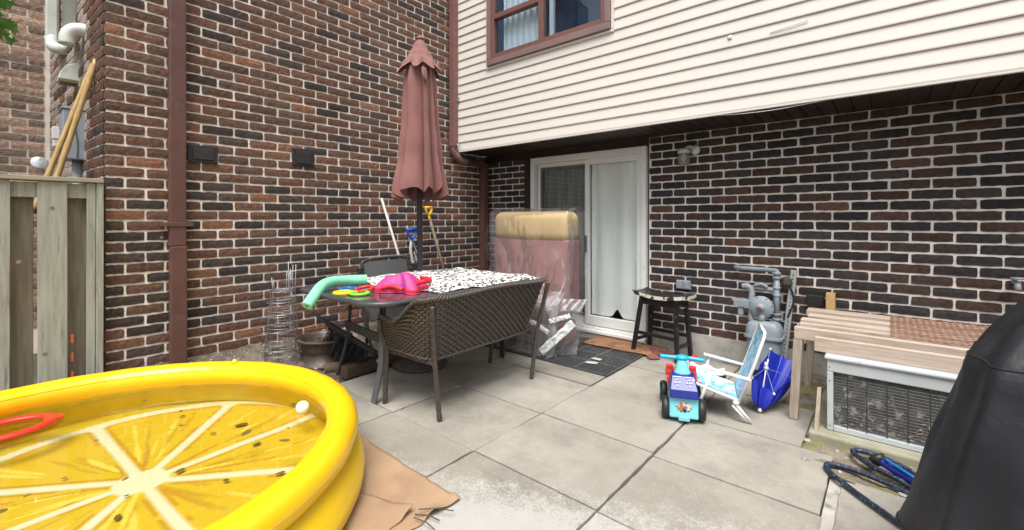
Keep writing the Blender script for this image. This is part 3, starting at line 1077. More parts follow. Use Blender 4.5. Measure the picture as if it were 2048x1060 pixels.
MB().lathe([(0.02, -0.05), (0.05, -0.02), (0.062, 0.03), (0.055, 0.035), (0.0001, 0.03)], (-6.2, 0.285, 1.79), 16, Matrix.Rotation(R(75), 4, 'Y')).build('shade', surf('silver', (0.7, 0.75, 0.78), None, 0.2, metal=0.6), fl, smooth=True)
MB().tube([(-6.305, 0.3, 1.82), (-6.24, 0.29, 1.8)], 0.012, 8).build('arm', M_white, fl)
M_bam = surf('bamboo', (0.5, 0.34, 0.14), (0.38, 0.25, 0.1), 0.5, 14, stretch=(3, 3, 1))
for k, (a, bq, lab) in enumerate((((-4.36, 0.17, 1.3), (-4.45, 0.49, 2.45), 'longer bamboo pole leaning against the brick corner behind the fence'), ((-4.30, 0.225, 1.3), (-4.32, 0.478, 2.4), 'darker bamboo pole leaning just right of the longer one'))):
    bm_ = MB()
    P = [Vector(a).lerp(Vector(bq), i / 24) for i in range(25)]
    bm_.tube(P, [0.0165 + (0.003 if i % 5 == 0 else 0) for i in range(25)], 8)
    tag(bm_.build('bamboo_pole', M_bam, smooth=True), lab, 'pole', 'bamboo poles behind the fence')

# ---- tree whose outer twigs hang into the picture at the top left
tr = thing('maple_tree', 'green leafy tree branch hanging in front of the pale brick wall', 'tree', (-5.3, -1.3, 0))
M_bark = surf('bark', (0.1, 0.08, 0.06), (0.06, 0.045, 0.035), 0.95, 12, stretch=(4, 4, 0.6), bump=1, bscale=40, bdist=0.01)
tk = MB()
tk.tube(smoothpath([(-5.3, -1.3, -0.05), (-5.28, -1.28, 1.2), (-5.22, -1.2, 2.4), (-5.25, -1.15, 3.4), (-5.2, -1.1, 4.6)], 5), [0.1 - 0.0035 * i for i in range(21)], 9)
for q in ([(-5.24, -1.2, 2.3), (-5.1, -0.8, 2.75), (-4.85, -0.4, 2.85), (-4.62, -0.06, 2.7)], [(-5.24, -1.16, 3.1), (-5.5, -0.7, 3.6), (-5.6, -0.3, 3.9)], [(-5.24, -1.16, 3.3), (-4.9, -1.5, 3.9), (-4.6, -1.8, 4.2)], [(-5.22, -1.12, 3.9), (-5.6, -1.5, 4.5), (-5.9, -1.8, 4.8)], [(-5.24, -1.18, 2.6), (-5.6, -1.6, 3.2), (-5.9, -1.9, 3.5)]):
    P = smoothpath(q, 5)
    tk.tube(P, [0.03 - 0.025 * i / len(P) for i in range(len(P))], 6)
tk.build('trunk', M_bark, tr, smooth=True)
lf = [(0, 0), (0.18, -0.08), (0.5, -0.22), (0.38, 0.12), (0.62, 0.34), (0.3, 0.36), (0.22, 0.62), (0, 1.0), (-0.22, 0.62), (-0.3, 0.36), (-0.62, 0.34), (-0.38, 0.12), (-0.5, -0.22), (-0.18, -0.08)]
cr = MB()
rr = random.Random(12)
pts = []
for cx, cy, cz, r, n in ((-5.3, -1.4, 4.2, 0.8, 300), (-5.6, -1.1, 4.4, 0.6, 150), (-4.8, -1.8, 4.1, 0.6, 180), (-5.8, -1.9, 4.2, 0.6, 180), (-4.95, -0.62, 2.86, 0.3, 60)):
    for _ in range(n):
        v_ = Vector((rr.gauss(0, 1), rr.gauss(0, 1), rr.gauss(0, 1))).normalized() * r * rr.random() ** 0.4
        pts.append(Vector((cx, cy, cz)) + v_)
for p in pts:
    if p.y > -0.12 and p.x > -5.9:
        continue
    cr.M = Matrix.Translation(p) @ Matrix.Rotation(rr.uniform(0, 6.28), 4, 'Z') @ Matrix.Rotation(rr.uniform(0.3, 1.5), 4, 'X') @ Matrix.Scale(rr.uniform(0.05, 0.085), 4)
    cr.add([(x, y, 0.12 * abs(x)) for x, y in lf], [tuple(range(14))])
cr.build('crown', surf('maple_leaf', (0.06, 0.17, 0.02), (0.12, 0.28, 0.04), 0.5, 6), tr)
for p, a, s in (((-4.6, 0.03, 2.58), 0.4, 0.075), ((-4.58, 0.085, 2.57), -0.5, 0.07), ((-4.6, 0.075, 2.49), 0.9, 0.06), ((-4.62, 0.005, 2.73), 0.2, 0.075), ((-4.6, 0.045, 2.72), -0.6, 0.06), ((-4.63, 0.02, 2.52), 1.4, 0.06), ((-4.6, 0.0, 2.62), -1.0, 0.07), ((-4.57, 0.06, 2.6), 1.1, 0.065), ((-4.59, 0.025, 2.74), -0.2, 0.07), ((-4.6, 0.04, 2.53), 0.1, 0.07), ((-4.58, 0.07, 2.735), 0.9, 0.06), ((-4.6, 0.015, 2.66), 2.0, 0.06)):
    MB(Matrix.Translation(Vector(p)) @ Matrix.Rotation(R(90), 4, 'Z') @ Matrix.Rotation(R(115), 4, 'X') @ Matrix.Rotation(a, 4, 'Z') @ Matrix.Scale(s, 4)).add([(x, y - 0.3, 0.2 * abs(x)) for x, y in lf], [tuple(range(14))]).build('leaf', bpy.data.materials['maple_leaf'], tr)

# ---- nested wire tomato cages
M_wire = surf('galvanised_wire', (0.36, 0.36, 0.37), (0.26, 0.26, 0.27), 0.4, 30, metal=0.6)


def cage(x, y, z, k, lab, rot, lean):
    t = thing('tomato_cage', lab, 'wire cage', (x, y, z), 'wire tomato cages by the brick wall')
    hs = [0.0, 0.1, 0.24, 0.36, 0.47, 0.56]
    rs = [0.145, 0.14, 0.122, 0.11, 0.098, 0.09]
    for h, r in zip(hs, rs):
        MB().tube([(x + lean[0] * h + r * k * math.cos(q * 0.2618), y + lean[1] * h + r * k * math.sin(q * 0.2618), z + h * k) for q in range(24)], 0.0027, 6, True).build('ring', M_wire, t, smooth=True)
    for q in range(4):
        a = rot + q * math.pi / 2
        P = [(x + lean[0] * h + r * k * math.cos(a), y + lean[1] * h + r * k * math.sin(a), z + h * k) for h, r in ((0, 0.145), (0.3, 0.116), (0.56, 0.09), (0.8 - 0.07 * q, 0.088 + 0.008 * q))]
        MB().tube(P, 0.0027, 6).build('upright', M_wire, t, smooth=True)
    return t


cage(-3.79, 1.525, 0.115, 1.0, 'outer wire tomato cage standing on the soil by the brick wall', 0.3, (0, 0))
cage(-3.785, 1.53, 0.165, 0.9, 'inner wire tomato cage nested inside the taller one', 1.0, (0.02, 0.03))
cage(-3.80, 1.535, 0.2, 0.85, 'innermost wire tomato cage with bent prongs, nested in two others', 0.65, (-0.03, 0.04))

# ---- rusty wheel rim
M_rust = surf('rusty_steel', (0.12, 0.085, 0.066), (0.1, 0.085, 0.075), 0.55, 18, metal=0.5, bump=0.5, bscale=60, c3=(0.2, 0.18, 0.165), s3=9, t3=(0.55, 0.72))
rim = thing('wheel_rim', 'rusty steel car wheel rim lying flat on the soil', 'wheel rim', (-3.66, 1.83, 0.03))
pr = [(0.165, 0.0), (0.2, 0.002), (0.208, 0.012), (0.2, 0.025), (0.178, 0.035), (0.17, 0.07), (0.16, 0.09), (0.162, 0.12), (0.185, 0.14), (0.188, 0.19), (0.2, 0.2), (0.222, 0.21), (0.225, 0.224), (0.205, 0.228), (0.188, 0.222), (0.18, 0.205), (0.17, 0.185), (0.15, 0.15), (0.14, 0.12)]
MB().lathe(pr, (-3.66, 1.83, 0.04), 40, close=False).build('barrel', M_rust, rim, smooth=True)
dk = MB()
for q in range(48):
    pass
MB().lathe([(0.172, 0.15), (0.14, 0.165), (0.1, 0.17), (0.06, 0.155), (0.03, 0.155), (0.0295, 0.145), (0.06, 0.145), (0.1, 0.155), (0.15, 0.13)], (-3.66, 1.83, 0.055), 40, close=False).build('disc', M_rust, rim, smooth=True)
for q in range(10):
    a = q * 0.628
    MB().lathe([(0.0135, 0.0), (0.0135, 0.004)], (-3.66 + 0.108 * math.cos(a), 1.83 + 0.108 * math.sin(a), 0.2235), 10).build('vent_hole', M_black, rim)

# ---- timber edging and a stub of log in the dirt
M_tim = surf('dark_timber', (0.1, 0.07, 0.045), (0.06, 0.042, 0.03), 0.9, 9, stretch=(5, 1, 5), bump=0.5, bscale=50)
tag(MB().bar((-3.31, 1.8, 0.04), (-3.36, 3.6, 0.045), 0.11, 0.1).build('timber_edging', M_tim, bev=0.012), 'dark old timber edging the soil beneath the table', 'timber')
tag(MB().tube([(-3.47, 1.73, 0.05), (-3.42, 1.86, 0.05)], 0.045, 14).build('log_stub', surf('log', (0.17, 0.12, 0.08), (0.11, 0.08, 0.055), 0.9, 12, bump=0.5), bev=0.006), 'short cut log lying in front of the wheel rim', 'log')

# ---- black push broom lying against the rim
br = thing('push_broom', 'black push broom lying with its bristle head beside the wheel rim', 'broom', (-3.4, 1.9, 0.1))
MB().tube([(-3.60, 1.70, 0.5), (-3.47, 1.80, 0.37)], 0.014, 10).build('handle', M_black, br)
MB().bar((-3.5, 1.78, 0.40), (-3.18, 2.02, 0.17), 0.045, 0.035).build('head', M_black, br, bev=0.006)
bs = MB()
rr = random.Random(3)
for i in range(700):
    t = rr.random()
    p = Vector((-3.49, 1.79, 0.385)).lerp(Vector((-3.24, 1.98, 0.21)), t) + Vector((rr.uniform(-0.02, 0.02), rr.uniform(-0.02, 0.02), 0))
    q = p + Vector((-0.05 + rr.uniform(-0.05, 0.05), -0.02 + rr.uniform(-0.05, 0.05), -rr.uniform(0.13, 0.22)))
    q.z = max(q.z, 0.045)
    d = Vector((rr.uniform(-1, 1), rr.uniform(-1, 1), 0)) * 0.0022
    bs.add([p - d, p + d, q + d, q - d], [(0, 1, 2, 3)])
bo = bs.build('bristles', M_black, br)
bo['kind'] = 'stuff'

# ---- folded lounge chair behind the table
M_sling = surf('grey_sling_fabric', (0.1, 0.105, 0.11), (0.085, 0.09, 0.095), 0.7, 30)
M_dkframe = surf('dark_grey_frame', (0.035, 0.036, 0.038), (0.05, 0.05, 0.052), 0.4, 12)
fc = thing('folding_chair', 'folded dark grey sling chair leaning on the wall behind the table', 'chair', (-3.78, 2.5, 0.05))
MB().tube(smoothpath([(-3.72, 2.27, 0.08), (-3.8, 2.27, 0.6), (-3.83, 2.275, 0.8), (-3.835, 2.32, 0.86), (-3.84, 2.55, 0.875), (-3.84, 2.76, 0.87), (-3.83, 2.81, 0.82), (-3.8, 2.82, 0.6), (-3.72, 2.82, 0.08)], 5), 0.014, 8).build('back_frame', M_dkframe, fc, smooth=True)
MB().grid(lambda u, v: (-3.722 - 0.108 * v + 0.012 * math.sin(u * math.pi), 2.3 + 0.49 * u, 0.3 + 0.55 * v), 12, 12).build('sling', M_sling, fc, smooth=True)
for y in (2.24, 2.86):
    MB().bar((-3.74, y, 0.45), (-3.79, y, 0.8), 0.035, 0.05, (0, 1, 0)).build('armrest', M_black, fc, bev=0.01)
    MB().tube([(-3.6, y, 0.06), (-3.76, y, 0.62)], 0.012, 8).build('leg', M_dkframe, fc)
ww = MB()
ww.box(-3.69, 2.36, 0.5, -3.675, 2.86, 0.56)
ww.box(-3.69, 2.36, 0.42, -3.675, 2.38, 0.4995)
ww.box(-3.69, 2.84, 0.42, -3.675, 2.86, 0.4995)
ww.build('seat_bar', surf('pale_grey_metal', (0.42, 0.42, 0.42), None, 0.4), fc, bev=0.004)
MB().bar((-3.665, 2.62, 0.58), (-3.66, 2.65, 0.4), 0.03, 0.006, (1, 0, 0)).build('strap', surf('navy_strap', (0.02, 0.035, 0.12), None, 0.7), fc)

# ---- poles and shovels leaning on the wing wall
M_alu = surf('white_handle', (0.6, 0.58, 0.55), (0.5, 0.48, 0.45), 0.4, 10)
tag(MB().tube([(-3.97, 2.585, 1.475), (-3.72, 2.9, 0.1)], 0.0125, 10).build('broom_handle', M_alu, smooth=True), 'plain white pole leaning against the brick behind the table', 'pole')
ys = thing('snow_shovel', 'snow shovel with yellow grip and wooden shaft leaning in the corner', 'shovel', (-3.75, 3.38, 0))
M_yel = surf('yellow_plastic', (0.8, 0.42, 0.01), (0.72, 0.37, 0.01), 0.4, 6)
M_shaft = surf('worn_wood_shaft', (0.22, 0.15, 0.1), (0.15, 0.1, 0.07), 0.7, 12, stretch=(4, 4, 1))
MB().tube([(-3.955, 3.2, 1.27), (-3.76, 3.36, 0.35)], 0.015, 10).build('shaft', M_shaft, ys, smooth=True)
gp = MB()
gp.tube(smoothpath([(-3.955, 3.196, 1.25), (-3.958, 3.194, 1.3), (-3.96, 3.155, 1.35), (-3.963, 3.15, 1.395)], 4), 0.013, 8)
gp.tube(smoothpath([(-3.955, 3.196, 1.25), (-3.958, 3.194, 1.3), (-3.96, 3.228, 1.35), (-3.963, 3.235, 1.395)], 4), 0.013, 8)
gp.tube([(-3.963, 3.142, 1.39), (-3.963, 3.243, 1.39)], 0.015, 8)
gp.build('grip', M_yel, ys, smooth=True)
MB().grid(lambda u, v: (-3.79 + 0.1 * v - 0.05 * (u - 0.5) ** 2, 3.17 + 0.4 * u, 0.4 - 0.36 * v), 10, 8).build('blade', M_yel, ys, smooth=True)
bl = thing('snow_shovel', 'black shafted shovel with a blue handle leaning behind the table', 'shovel', (-3.7, 3.1, 0))
M_blue = surf('blue_plastic', (0.02, 0.07, 0.42), (0.015, 0.055, 0.36), 0.35, 6)
MB().tube([(-3.9, 2.925, 1.02), (-3.68, 3.12, 0.2)], 0.016, 10).build('shaft', M_black, bl, smooth=True)
gp = MB()
gp.tube(smoothpath([(-3.895, 2.925, 1.0), (-3.9, 2.915, 1.05), (-3.905, 2.87, 1.09), (-3.91, 2.86, 1.15)], 4), 0.014, 8)
gp.tube(smoothpath([(-3.895, 2.925, 1.0), (-3.9, 2.925, 1.05), (-3.905, 2.96, 1.09), (-3.91, 2.975, 1.15)], 4), 0.014, 8)
gp.tube([(-3.91, 2.85, 1.145), (-3.91, 2.985, 1.145)], 0.018, 8)
gp.build('grip', M_blue, bl, smooth=True)
MB().grid(lambda u, v: (-3.7 + 0.05 * v, 2.92 + 0.4 * u, 0.3 - 0.26 * v), 6, 4).build('blade', M_blue, bl, smooth=True)
hl = MB().tube(smoothpath([(-3.9, 2.94, 0.72), (-3.905, 2.9, 0.95), (-3.91, 2.955, 1.07), (-3.91, 3.02, 1.04), (-3.905, 3.02, 0.95), (-3.9, 2.97, 0.85), (-3.86, 3.02, 0.7), (-3.84, 3.04, 0.55)], 6), 0.016, 8)
tag(hl.build('looped_hose', M_alu, smooth=True), 'white looped plastic hose hanging behind the blue shovel handle', 'hose')
tag(MB().tube([(-3.97, 2.9, 1.19), (-3.82, 3.02, 0.2)], 0.008, 8).build('metal_rod', M_greymetal, smooth=True), 'thin grey metal rod leaning beside the blue handled shovel', 'rod')
# ================================================================ TABLE GROUP
UX, UY = -3.105, 2.405
M_umb = surf('dusty_rose_canvas', (0.25, 0.108, 0.098), (0.205, 0.088, 0.08), 0.8, 7, bump=0.15, bscale=300, bdist=0.001, stretch=(1, 1, 0.5), c3=(0.33, 0.15, 0.135), s3=3, t3=(0.55, 0.85), sheen=0.1)
um = thing('patio_umbrella', 'closed dusty rose patio umbrella standing through the table', 'umbrella', (UX, UY, 0))


def interp(t, tab):
    for (a, b), (c, d) in zip(tab, tab[1:]):
        if a <= t <= c:
            k = (t - a) / (c - a)
            k = k * k * (3 - 2 * k)
            return b + (d - b) * k
    return tab[-1][1]


RZ = [(0, 0.085), (0.05, 0.125), (0.2, 0.15), (0.45, 0.165), (0.7, 0.195), (1.0, 0.25)]


def canopy(u, v):
    th = 2 * math.pi * u
    ph = (9 * u + 0.22 * math.sin(3 * th) + 0.25 * nz(math.cos(th), math.sin(th), v * 1.1)) % 1.0
    f = 1 - ph ** 1.6 if ph > 0.1 else (ph / 0.1) ** 0.7 * (1 - 0.1 ** 1.6)
    sharp = f
    depth = 0.2 + 0.2 * min(1, v * 1.5)
    r = interp(v, RZ) * (1 - depth * (1 - sharp)) * (1 + 0.05 * nz(3 * math.cos(th), 3 * math.sin(th), v * 2))
    zb = 1.405 + 0.055 * f ** 1.5 + 0.015 * math.sin(5 * th) + 0.085 * max(0, math.cos(th + 0.62))
    z = 2.63 + (zb - 2.63) * v
    sw = 0.12 * v
    return (UX + r * math.cos(th + sw), UY + r * math.sin(th + sw), z)


cn_ = MB().grid(canopy, 432, 36, cu=True).build('canopy', M_umb, um, smooth=True)
cn_.data.set_sharp_from_angle(angle=R(38))


def top(u, v):
    th = 2 * math.pi * u
    f = math.cos(8 * th + 0.6)
    r = interp(v, [(0, 0.032), (0.25, 0.062), (0.55, 0.105), (0.85, 0.158), (1, 0.18)]) * (1 + (0.04 + 0.13 * v) * (f - 0.3) * v)
    return (UX + r * math.cos(th), UY + r * math.sin(th), 2.815 - 0.265 * v - 0.03 * v * v * f)


MB().grid(top, 128, 14, cu=True).build('valance', M_umb, um, smooth=True)
MB().lathe([(0.001, 2.842), (0.03, 2.838), (0.042, 2.826), (0.042, 2.815), (0.03, 2.808)], (UX, UY, 0), 20).build('finial', surf('brown_cap', (0.2, 0.1, 0.085), None, 0.5), um, smooth=True)
MB().tube([(UX, UY, 0.05), (UX, UY, 2.81)], 0.0245, 16).build('pole', M_black, um, smooth=True)
MB().lathe([(0.235, 0.0), (0.24, 0.012), (0.225, 0.035), (0.12, 0.06), (0.06, 0.075), (0.035, 0.09), (0.032, 0.22), (0.028, 0.225)], (UX, UY, 0), 36).build('base', surf('dark_base', (0.06, 0.05, 0.045), (0.09, 0.08, 0.07), 0.7, 12), um, smooth=True)
MB().tube(smoothpath([(UX + 0.13, UY - 0.07, 2.53), (UX + 0.155, UY - 0.085, 2.46), (UX + 0.15, UY - 0.06, 2.42), (UX + 0.14, UY - 0.05, 2.48), (UX + 0.12, UY - 0.04, 2.53)], 4), 0.012, 6).build('strap', M_umb, um, smooth=True)

# ---- glass topped table
TX0_, TX1_, TY0_, TY1_, TZ = -3.52, -2.375, 1.495, 3.16, 0.735
tb = thing('patio_table', 'rectangular glass topped patio table with dark metal legs', 'table', (UX, UY, 0))
MB().prism(rrect(TX0_ + 0.02, TY0_ + 0.02, TX1_ - 0.02, TY1_ - 0.02, 0.2, 10), TZ - 0.012, TZ).build('glass_top', surf('smoked_glass', (0.075, 0.08, 0.095), (0.06, 0.065, 0.078), 0.12, 3, spec=0.9, coat=0.6, rough2=0.2), tb)
ring = [(x, y, TZ - 0.014) for x, y in rrect(TX0_ + 0.015, TY0_ + 0.015, TX1_ - 0.015, TY1_ - 0.015, 0.2, 10)]
MB().tube(ring, 0.02, 8, True, flat=1.0).build('rim', surf('charcoal_rim', (0.06, 0.063, 0.07), None, 0.35), tb, smooth=True)
for x, y, sx, sy in ((-2.62, 1.72, 1, -1), (-3.3, 1.76, -1, -1), (-2.62, 2.98, 1, 1), (-3.3, 2.95, -1, 1)):
    P = smoothpath([(x + 0.0 * sx, y, TZ - 0.03), (x - 0.01 * sx, y, 0.5), (x - 0.03 * sx, y + 0.0 * sy, 0.25), (x - 0.07 * sx, y + 0.03 * sy, 0.0)] if sx > 0 else [(x + 0.02, y + 0.1, TZ - 0.03), (x, y + 0.09, 0.4), (x - 0.01, y + 0.06, 0.22), (x - 0.06, y + 0.02, 0.0)], 4)
    a = MB()
    for p, q in zip(P, P[1:]):
        a.bar(p, q, 0.05 if sx > 0 else 0.022, 0.018 if sx > 0 else 0.022, (0, 1, 0))
    a.build('leg', surf('grey_steel_leg', (0.12, 0.125, 0.13), None, 0.4) if sx > 0 and sy < 0 else M_dkframe, tb, bev=0.004)
MB().bar((-3.3, 1.83, 0.42), (-2.63, 1.75, 0.42), 0.02, 0.06).build('cross_bar', M_dkframe, tb)
MB().bar((-3.3, 2.95, 0.42), (-2.63, 2.98, 0.42), 0.02, 0.06).build('cross_bar', M_dkframe, tb)
MB().lathe([(0.045, 0), (0.045, 0.008), (0.03, 0.014)], (UX, UY, TZ), 16).build('pole_collar', M_black, tb)

# ---- spotted cloth
m, nt, out = newmat('black_spotted_white_cloth')
b = N(nt, 'ShaderNodeBsdfPrincipled', Roughness=0.85)
g_ = nt.nodes.new('ShaderNodeNewGeometry')
mp = nt.nodes.new('ShaderNodeMapping')
mp.inputs['Scale'].default_value = (46, 32, 36)
nt.links.new(g_.outputs['Position'], mp.inputs[0])
ns = N(nt, 'ShaderNodeTexNoise', Scale=0.8, Detail=1)
nt.links.new(mp.outputs[0], ns.inputs['Vector'])
vm = N(nt, 'ShaderNodeVectorMath', operation='MULTIPLY_ADD')
vm.inputs[1].default_value = (1.6, 1.6, 1.6)
nt.links.new(ns.outputs['Color'], vm.inputs[0])
nt.links.new(mp.outputs[0], vm.inputs[2])
vo = N(nt, 'ShaderNodeTexVoronoi', Scale=1.0)
nt.links.new(vm.outputs[0], vo.inputs['Vector'])
k = ramp(nt, vo.outputs['Distance'], [(0.45, (0.035, 0.03, 0.035)), (0.52, (0.75, 0.74, 0.72))])
nt.links.new(k, b.inputs['Base Color'])
nt.links.new(b.outputs[0], out.inputs[0])
M_spot = m


def cloth(u, v):
    x = -3.47 + 1.075 * u
    ylo = 1.86 + 0.05 * math.sin(u * 9) + 0.32 * max(0, u - 0.55) + 0.1 * (1 - u)
    y = ylo + (3.21 - ylo) * v
    h = 0.012 + 0.05 * math.sin(min(1, v * 1.2) * math.pi) ** 0.6 * math.sin(min(1, max(0, (u - 0.02)) * 1.05) * math.pi) ** 0.5
    h += 0.018 * nz(x * 6, y * 6) + 0.01 * nz(x * 15, y * 13, 4)
    z = TZ + max(0.007, h * min(1, v * 6 + 0.1))
    if u > 0.94 and v > 0.3:
        k = (u - 0.94) / 0.06
        z -= 0.045 * k * k * min(1, (v - 0.3) * 6)
        x += 0.035 * k
    if v > 0.97:
        z -= 0.03
    return (x, y, z)


tc = MB().grid(cloth, 80, 100).build('tablecloth', M_spot, smooth=True)
tag(tc, 'rumpled white cloth with black spots covering the patio table', 'tablecloth')

# ---- child's swim vest
m, nt, out = newmat('pink_purple_print')
b = N(nt, 'ShaderNodeBsdfPrincipled', Roughness=0.6)
f = noise_tex(nt, 38, 2, dist=0.8)
k = ramp(nt, f, [(0.52, (0.68, 0.045, 0.17)), (0.58, (0.24, 0.05, 0.42))])
nt.links.new(k, b.inputs['Base Color'])
nt.links.new(b.outputs[0], out.inputs[0])
M_pink = m
M_red = surf('red_neoprene', (0.72, 0.03, 0.035), (0.6, 0.02, 0.03), 0.5, 8)
VM = frame((-2.72, 1.93, TZ + 0.004), R(38))
ve = thing('swim_vest', 'red and purple patterned swim vest lying on the glass table', 'swim vest', (-2.72, 1.93, TZ))
OUT = [(-0.2, -0.02), (-0.16, -0.09), (-0.05, -0.12), (0.04, -0.1), (0.1, -0.17), (0.17, -0.15), (0.16, -0.02), (0.2, 0.08), (0.12, 0.14), (0.0, 0.17), (-0.12, 0.12), (-0.19, 0.06)]
OUT = [(p.x, p.y) for p in smoothpath([(x, y, 0) for x, y in OUT + [OUT[0]]], 4)[:-1]]


def blob(u, v, h=0.115, sc=1.0, z0=0.0, bulge=1.0):
    i = u * len(OUT)
    a, c = OUT[int(i) % len(OUT)], OUT[(int(i) + 1) % len(OUT)]
    t = i - int(i)
    x, y = a[0] + (c[0] - a[0]) * t, a[1] + (c[1] - a[1]) * t
    k = 1 - v
    z = z0 + h * (1 - k ** 2.4) * (0.75 + 0.35 * nz(x * k * 7 + 3, y * k * 7)) + 0.018 * (1 - k)
    return (x * sc * k, y * sc * k, z + 0.02 * min(1, v * 8))


a = MB(VM)
a.grid(lambda u, v: blob(u, v), 96, 16, cu=True)
a.build('body', M_pink, ve, smooth=True)
a = MB(VM)
a.grid(lambda u, v: (blob(u, 0)[0] * (1.0 - 0.015 * abs(2 * v - 1)), blob(u, 0)[1] * (1.0 - 0.015 * abs(2 * v - 1)), 0.004 + 0.026 * v), 96, 4, cu=True)
a.build('lining', M_red, ve, smooth=True)
a = MB(VM).tube(smoothpath([(0.06, -0.15, 0.03), (-0.02, -0.125, 0.05), (-0.1, -0.115, 0.035)], 5), 0.014, 8)
a.build('arm_opening', M_red, ve, smooth=True)
a = MB(VM)
P = smoothpath([(0.13, -0.07, 0.06), (0.19, -0.07, 0.075), (0.22, -0.01, 0.07), (0.21, 0.05, 0.075), (0.13, 0.07, 0.085)], 6)
a.tube(P, 0.007, 8, flat=2.4)
a.build('shoulder_strap', M_red, ve, smooth=True)

# ---- foam pool noodle
M_noodle = surf('mint_foam', (0.24, 0.68, 0.42), (0.21, 0.62, 0.38), 0.75, 20, bump=0.1, bscale=200)
nd = thing('pool_noodle', 'mint green hollow foam pool noodle drooping off the table edge', 'pool noodle', (-3.1, 1.6, TZ))
P = smoothpath([(-3.02, 1.388, 0.668), (-3.05, 1.45, 0.725), (-3.12, 1.54, 0.776), (-3.18, 1.65, 0.79), (-3.2, 1.78, 0.785), (-3.16, 1.92, 0.78)], 6)
rn = 0.039
MB().tube(P, rn, 20, cap=False).build('foam', M_noodle, nd, smooth=True)
d0 = (P[0] - P[1]).normalized()
q0 = d0.to_track_quat('Z', 'Y').to_matrix().to_4x4()
MB().lathe([(rn, 0), (rn * 0.9, 0.004), (0.012, 0.004), (0.011, 0.0)], P[0], 20, q0, close=False).build('end_face', surf('mint_foam_cut', (0.3, 0.68, 0.45), None, 0.8), nd, smooth=False)
MB().lathe([(0.012, 0.003), (0.011, -0.03), (0.0001, -0.03)], P[0], 16, q0, close=False).build('bore', surf('noodle_bore', (0.02, 0.28, 0.08), None, 0.8), nd)

# ---- dive rings
for (x, y, z, c, nm) in ((-2.90, 1.585, 0.012, (0.78, 0.58, 0.02), 'yellow'), (-2.79, 1.645, 0.012, (0.25, 0.68, 0.05), 'lime green'), (-2.86, 1.72, 0.026, (0.62, 0.04, 0.03), 'red'), (-3.02, 1.69, 0.013, (0.02, 0.12, 0.42), 'blue')):
    pl = {'yellow': 'nearest the green noodle', 'lime green': 'nearest the table edge', 'red': 'tilted behind the lime green one', 'blue': 'half hidden behind the yellow one'}[nm]
    tag(MB().tube([(x + 0.058 * math.cos(q * 0.2), y + 0.058 * math.sin(q * 0.2), TZ + z + (0.012 * math.sin(q * 0.2) if nm == 'red' else 0)) for q in range(32)], 0.014, 8, True, flat=0.8).build('dive_ring', surf(nm + '_ring', c, None, 0.35), smooth=True),
        nm + ' plastic dive ring on the glass table, ' + pl, 'toy ring', 'dive rings on the table')

# ---- wicker loveseat with its back to the camera
BZ = 0.385


def path2(tt, k):
    """plan of the shell at height fraction k: arm, rounded corner, back, corner, arm"""
    xf = -2.62 + 0.01 * k
    xb = -2.165 + 0.14 * k
    y0, y1 = 1.74 - 0.055 * k, 2.765 + 0.05 * k
    r = 0.1
    la, lc = (xb - r) - xf, math.pi * r / 2
    lb = (y1 - y0) - 2 * r
    L = 2 * la + 2 * lc + lb
    s = tt * L
    if s < la:
        return (xf + s, y0), (0, -1)
    s -= la
    if s < lc:
        a = s / r
        return (xb - r + r * math.sin(a), y0 + r - r * math.cos(a)), (math.sin(a), -math.cos(a))
    s -= lc
    if s < lb:
        return (xb, y0 + r + s), (1, 0)
    s -= lb
    if s < lc:
        a = s / r
        return (xb - r + r * math.cos(a), y1 - r + r * math.sin(a)), (math.cos(a), math.sin(a))
    s -= lc
    return (xb - r - s, y1), (0, 1)


def rimz(tt):
    a = min(tt, 1 - tt)
    return 0.595 + interp(min(a, 0.5), [(0, 0.012), (0.06, -0.008), (0.2, 0.16), (0.27, 0.19), (0.5, 0.205)])


def shell(tt, k, off=0):
    (x, y), nrm = path2(min(max(tt, 0), 1), k)
    z = BZ + (rimz(tt) - BZ) * k
    if k < 0.02:
        z -= 0.0
    return Vector((x + nrm[0] * off, y + nrm[1] * off, z))


M_wick = surf('brown_grey_wicker', (0.05, 0.04, 0.033), (0.08, 0.066, 0.055), 0.36, 60, c3=(0.15, 0.13, 0.112), s3=130, t3=(0.6, 0.7), spec=0.6)
we = thing('wicker_loveseat', 'dark brown wicker loveseat with its back to the camera beside the table', 'loveseat', (-2.4, 2.28, 0))
NR, NW = 74, 21
A = 0.005
we_m = MB()
for j in range(NW):
    k = (j + 0.5) / NW
    vs = []
    for q in range(2 * NR + 1):
        i = q / 2
        of = A * math.cos(math.pi * (i + j)) + 0.001 * nz(i * 0.7, j * 3.1)
        wv = 0.45 * 0.92 / NW + 0.0
        vs.append(shell(i / NR, min(1, k + wv), of - 0.001))
        vs.append(shell(i / NR, max(0, k - wv), of + 0.001))
    we_m.add(vs, [(2 * q, 2 * q + 1, 2 * q + 3, 2 * q + 2) for q in range(2 * NR)])
for i in range(NR + 1):
    vs = []
    for q in range(2 * NW + 1):
        j = q / 2 - 0.5
        of = -A * 0.9 * math.cos(math.pi * (i + j))
        w = 0.25 / NR
        vs.append(shell(i / NR - w, min(1, q / (2 * NW)), of))
        vs.append(shell(i / NR + w, min(1, q / (2 * NW)), of))
    we_m.add(vs, [(2 * q, 2 * q + 1, 2 * q + 3, 2 * q + 2) for q in range(2 * NW)])
wo_ = we_m.build('woven_shell', M_wick, we)
wo_['kind'] = 'stuff'
# black sheet a little inside stands in for shade between the strands
MB().grid(lambda u, v: shell(u, 0.02 + 0.95 * v, -0.011), 100, 10).build('gap_shade', M_black, we, smooth=True)
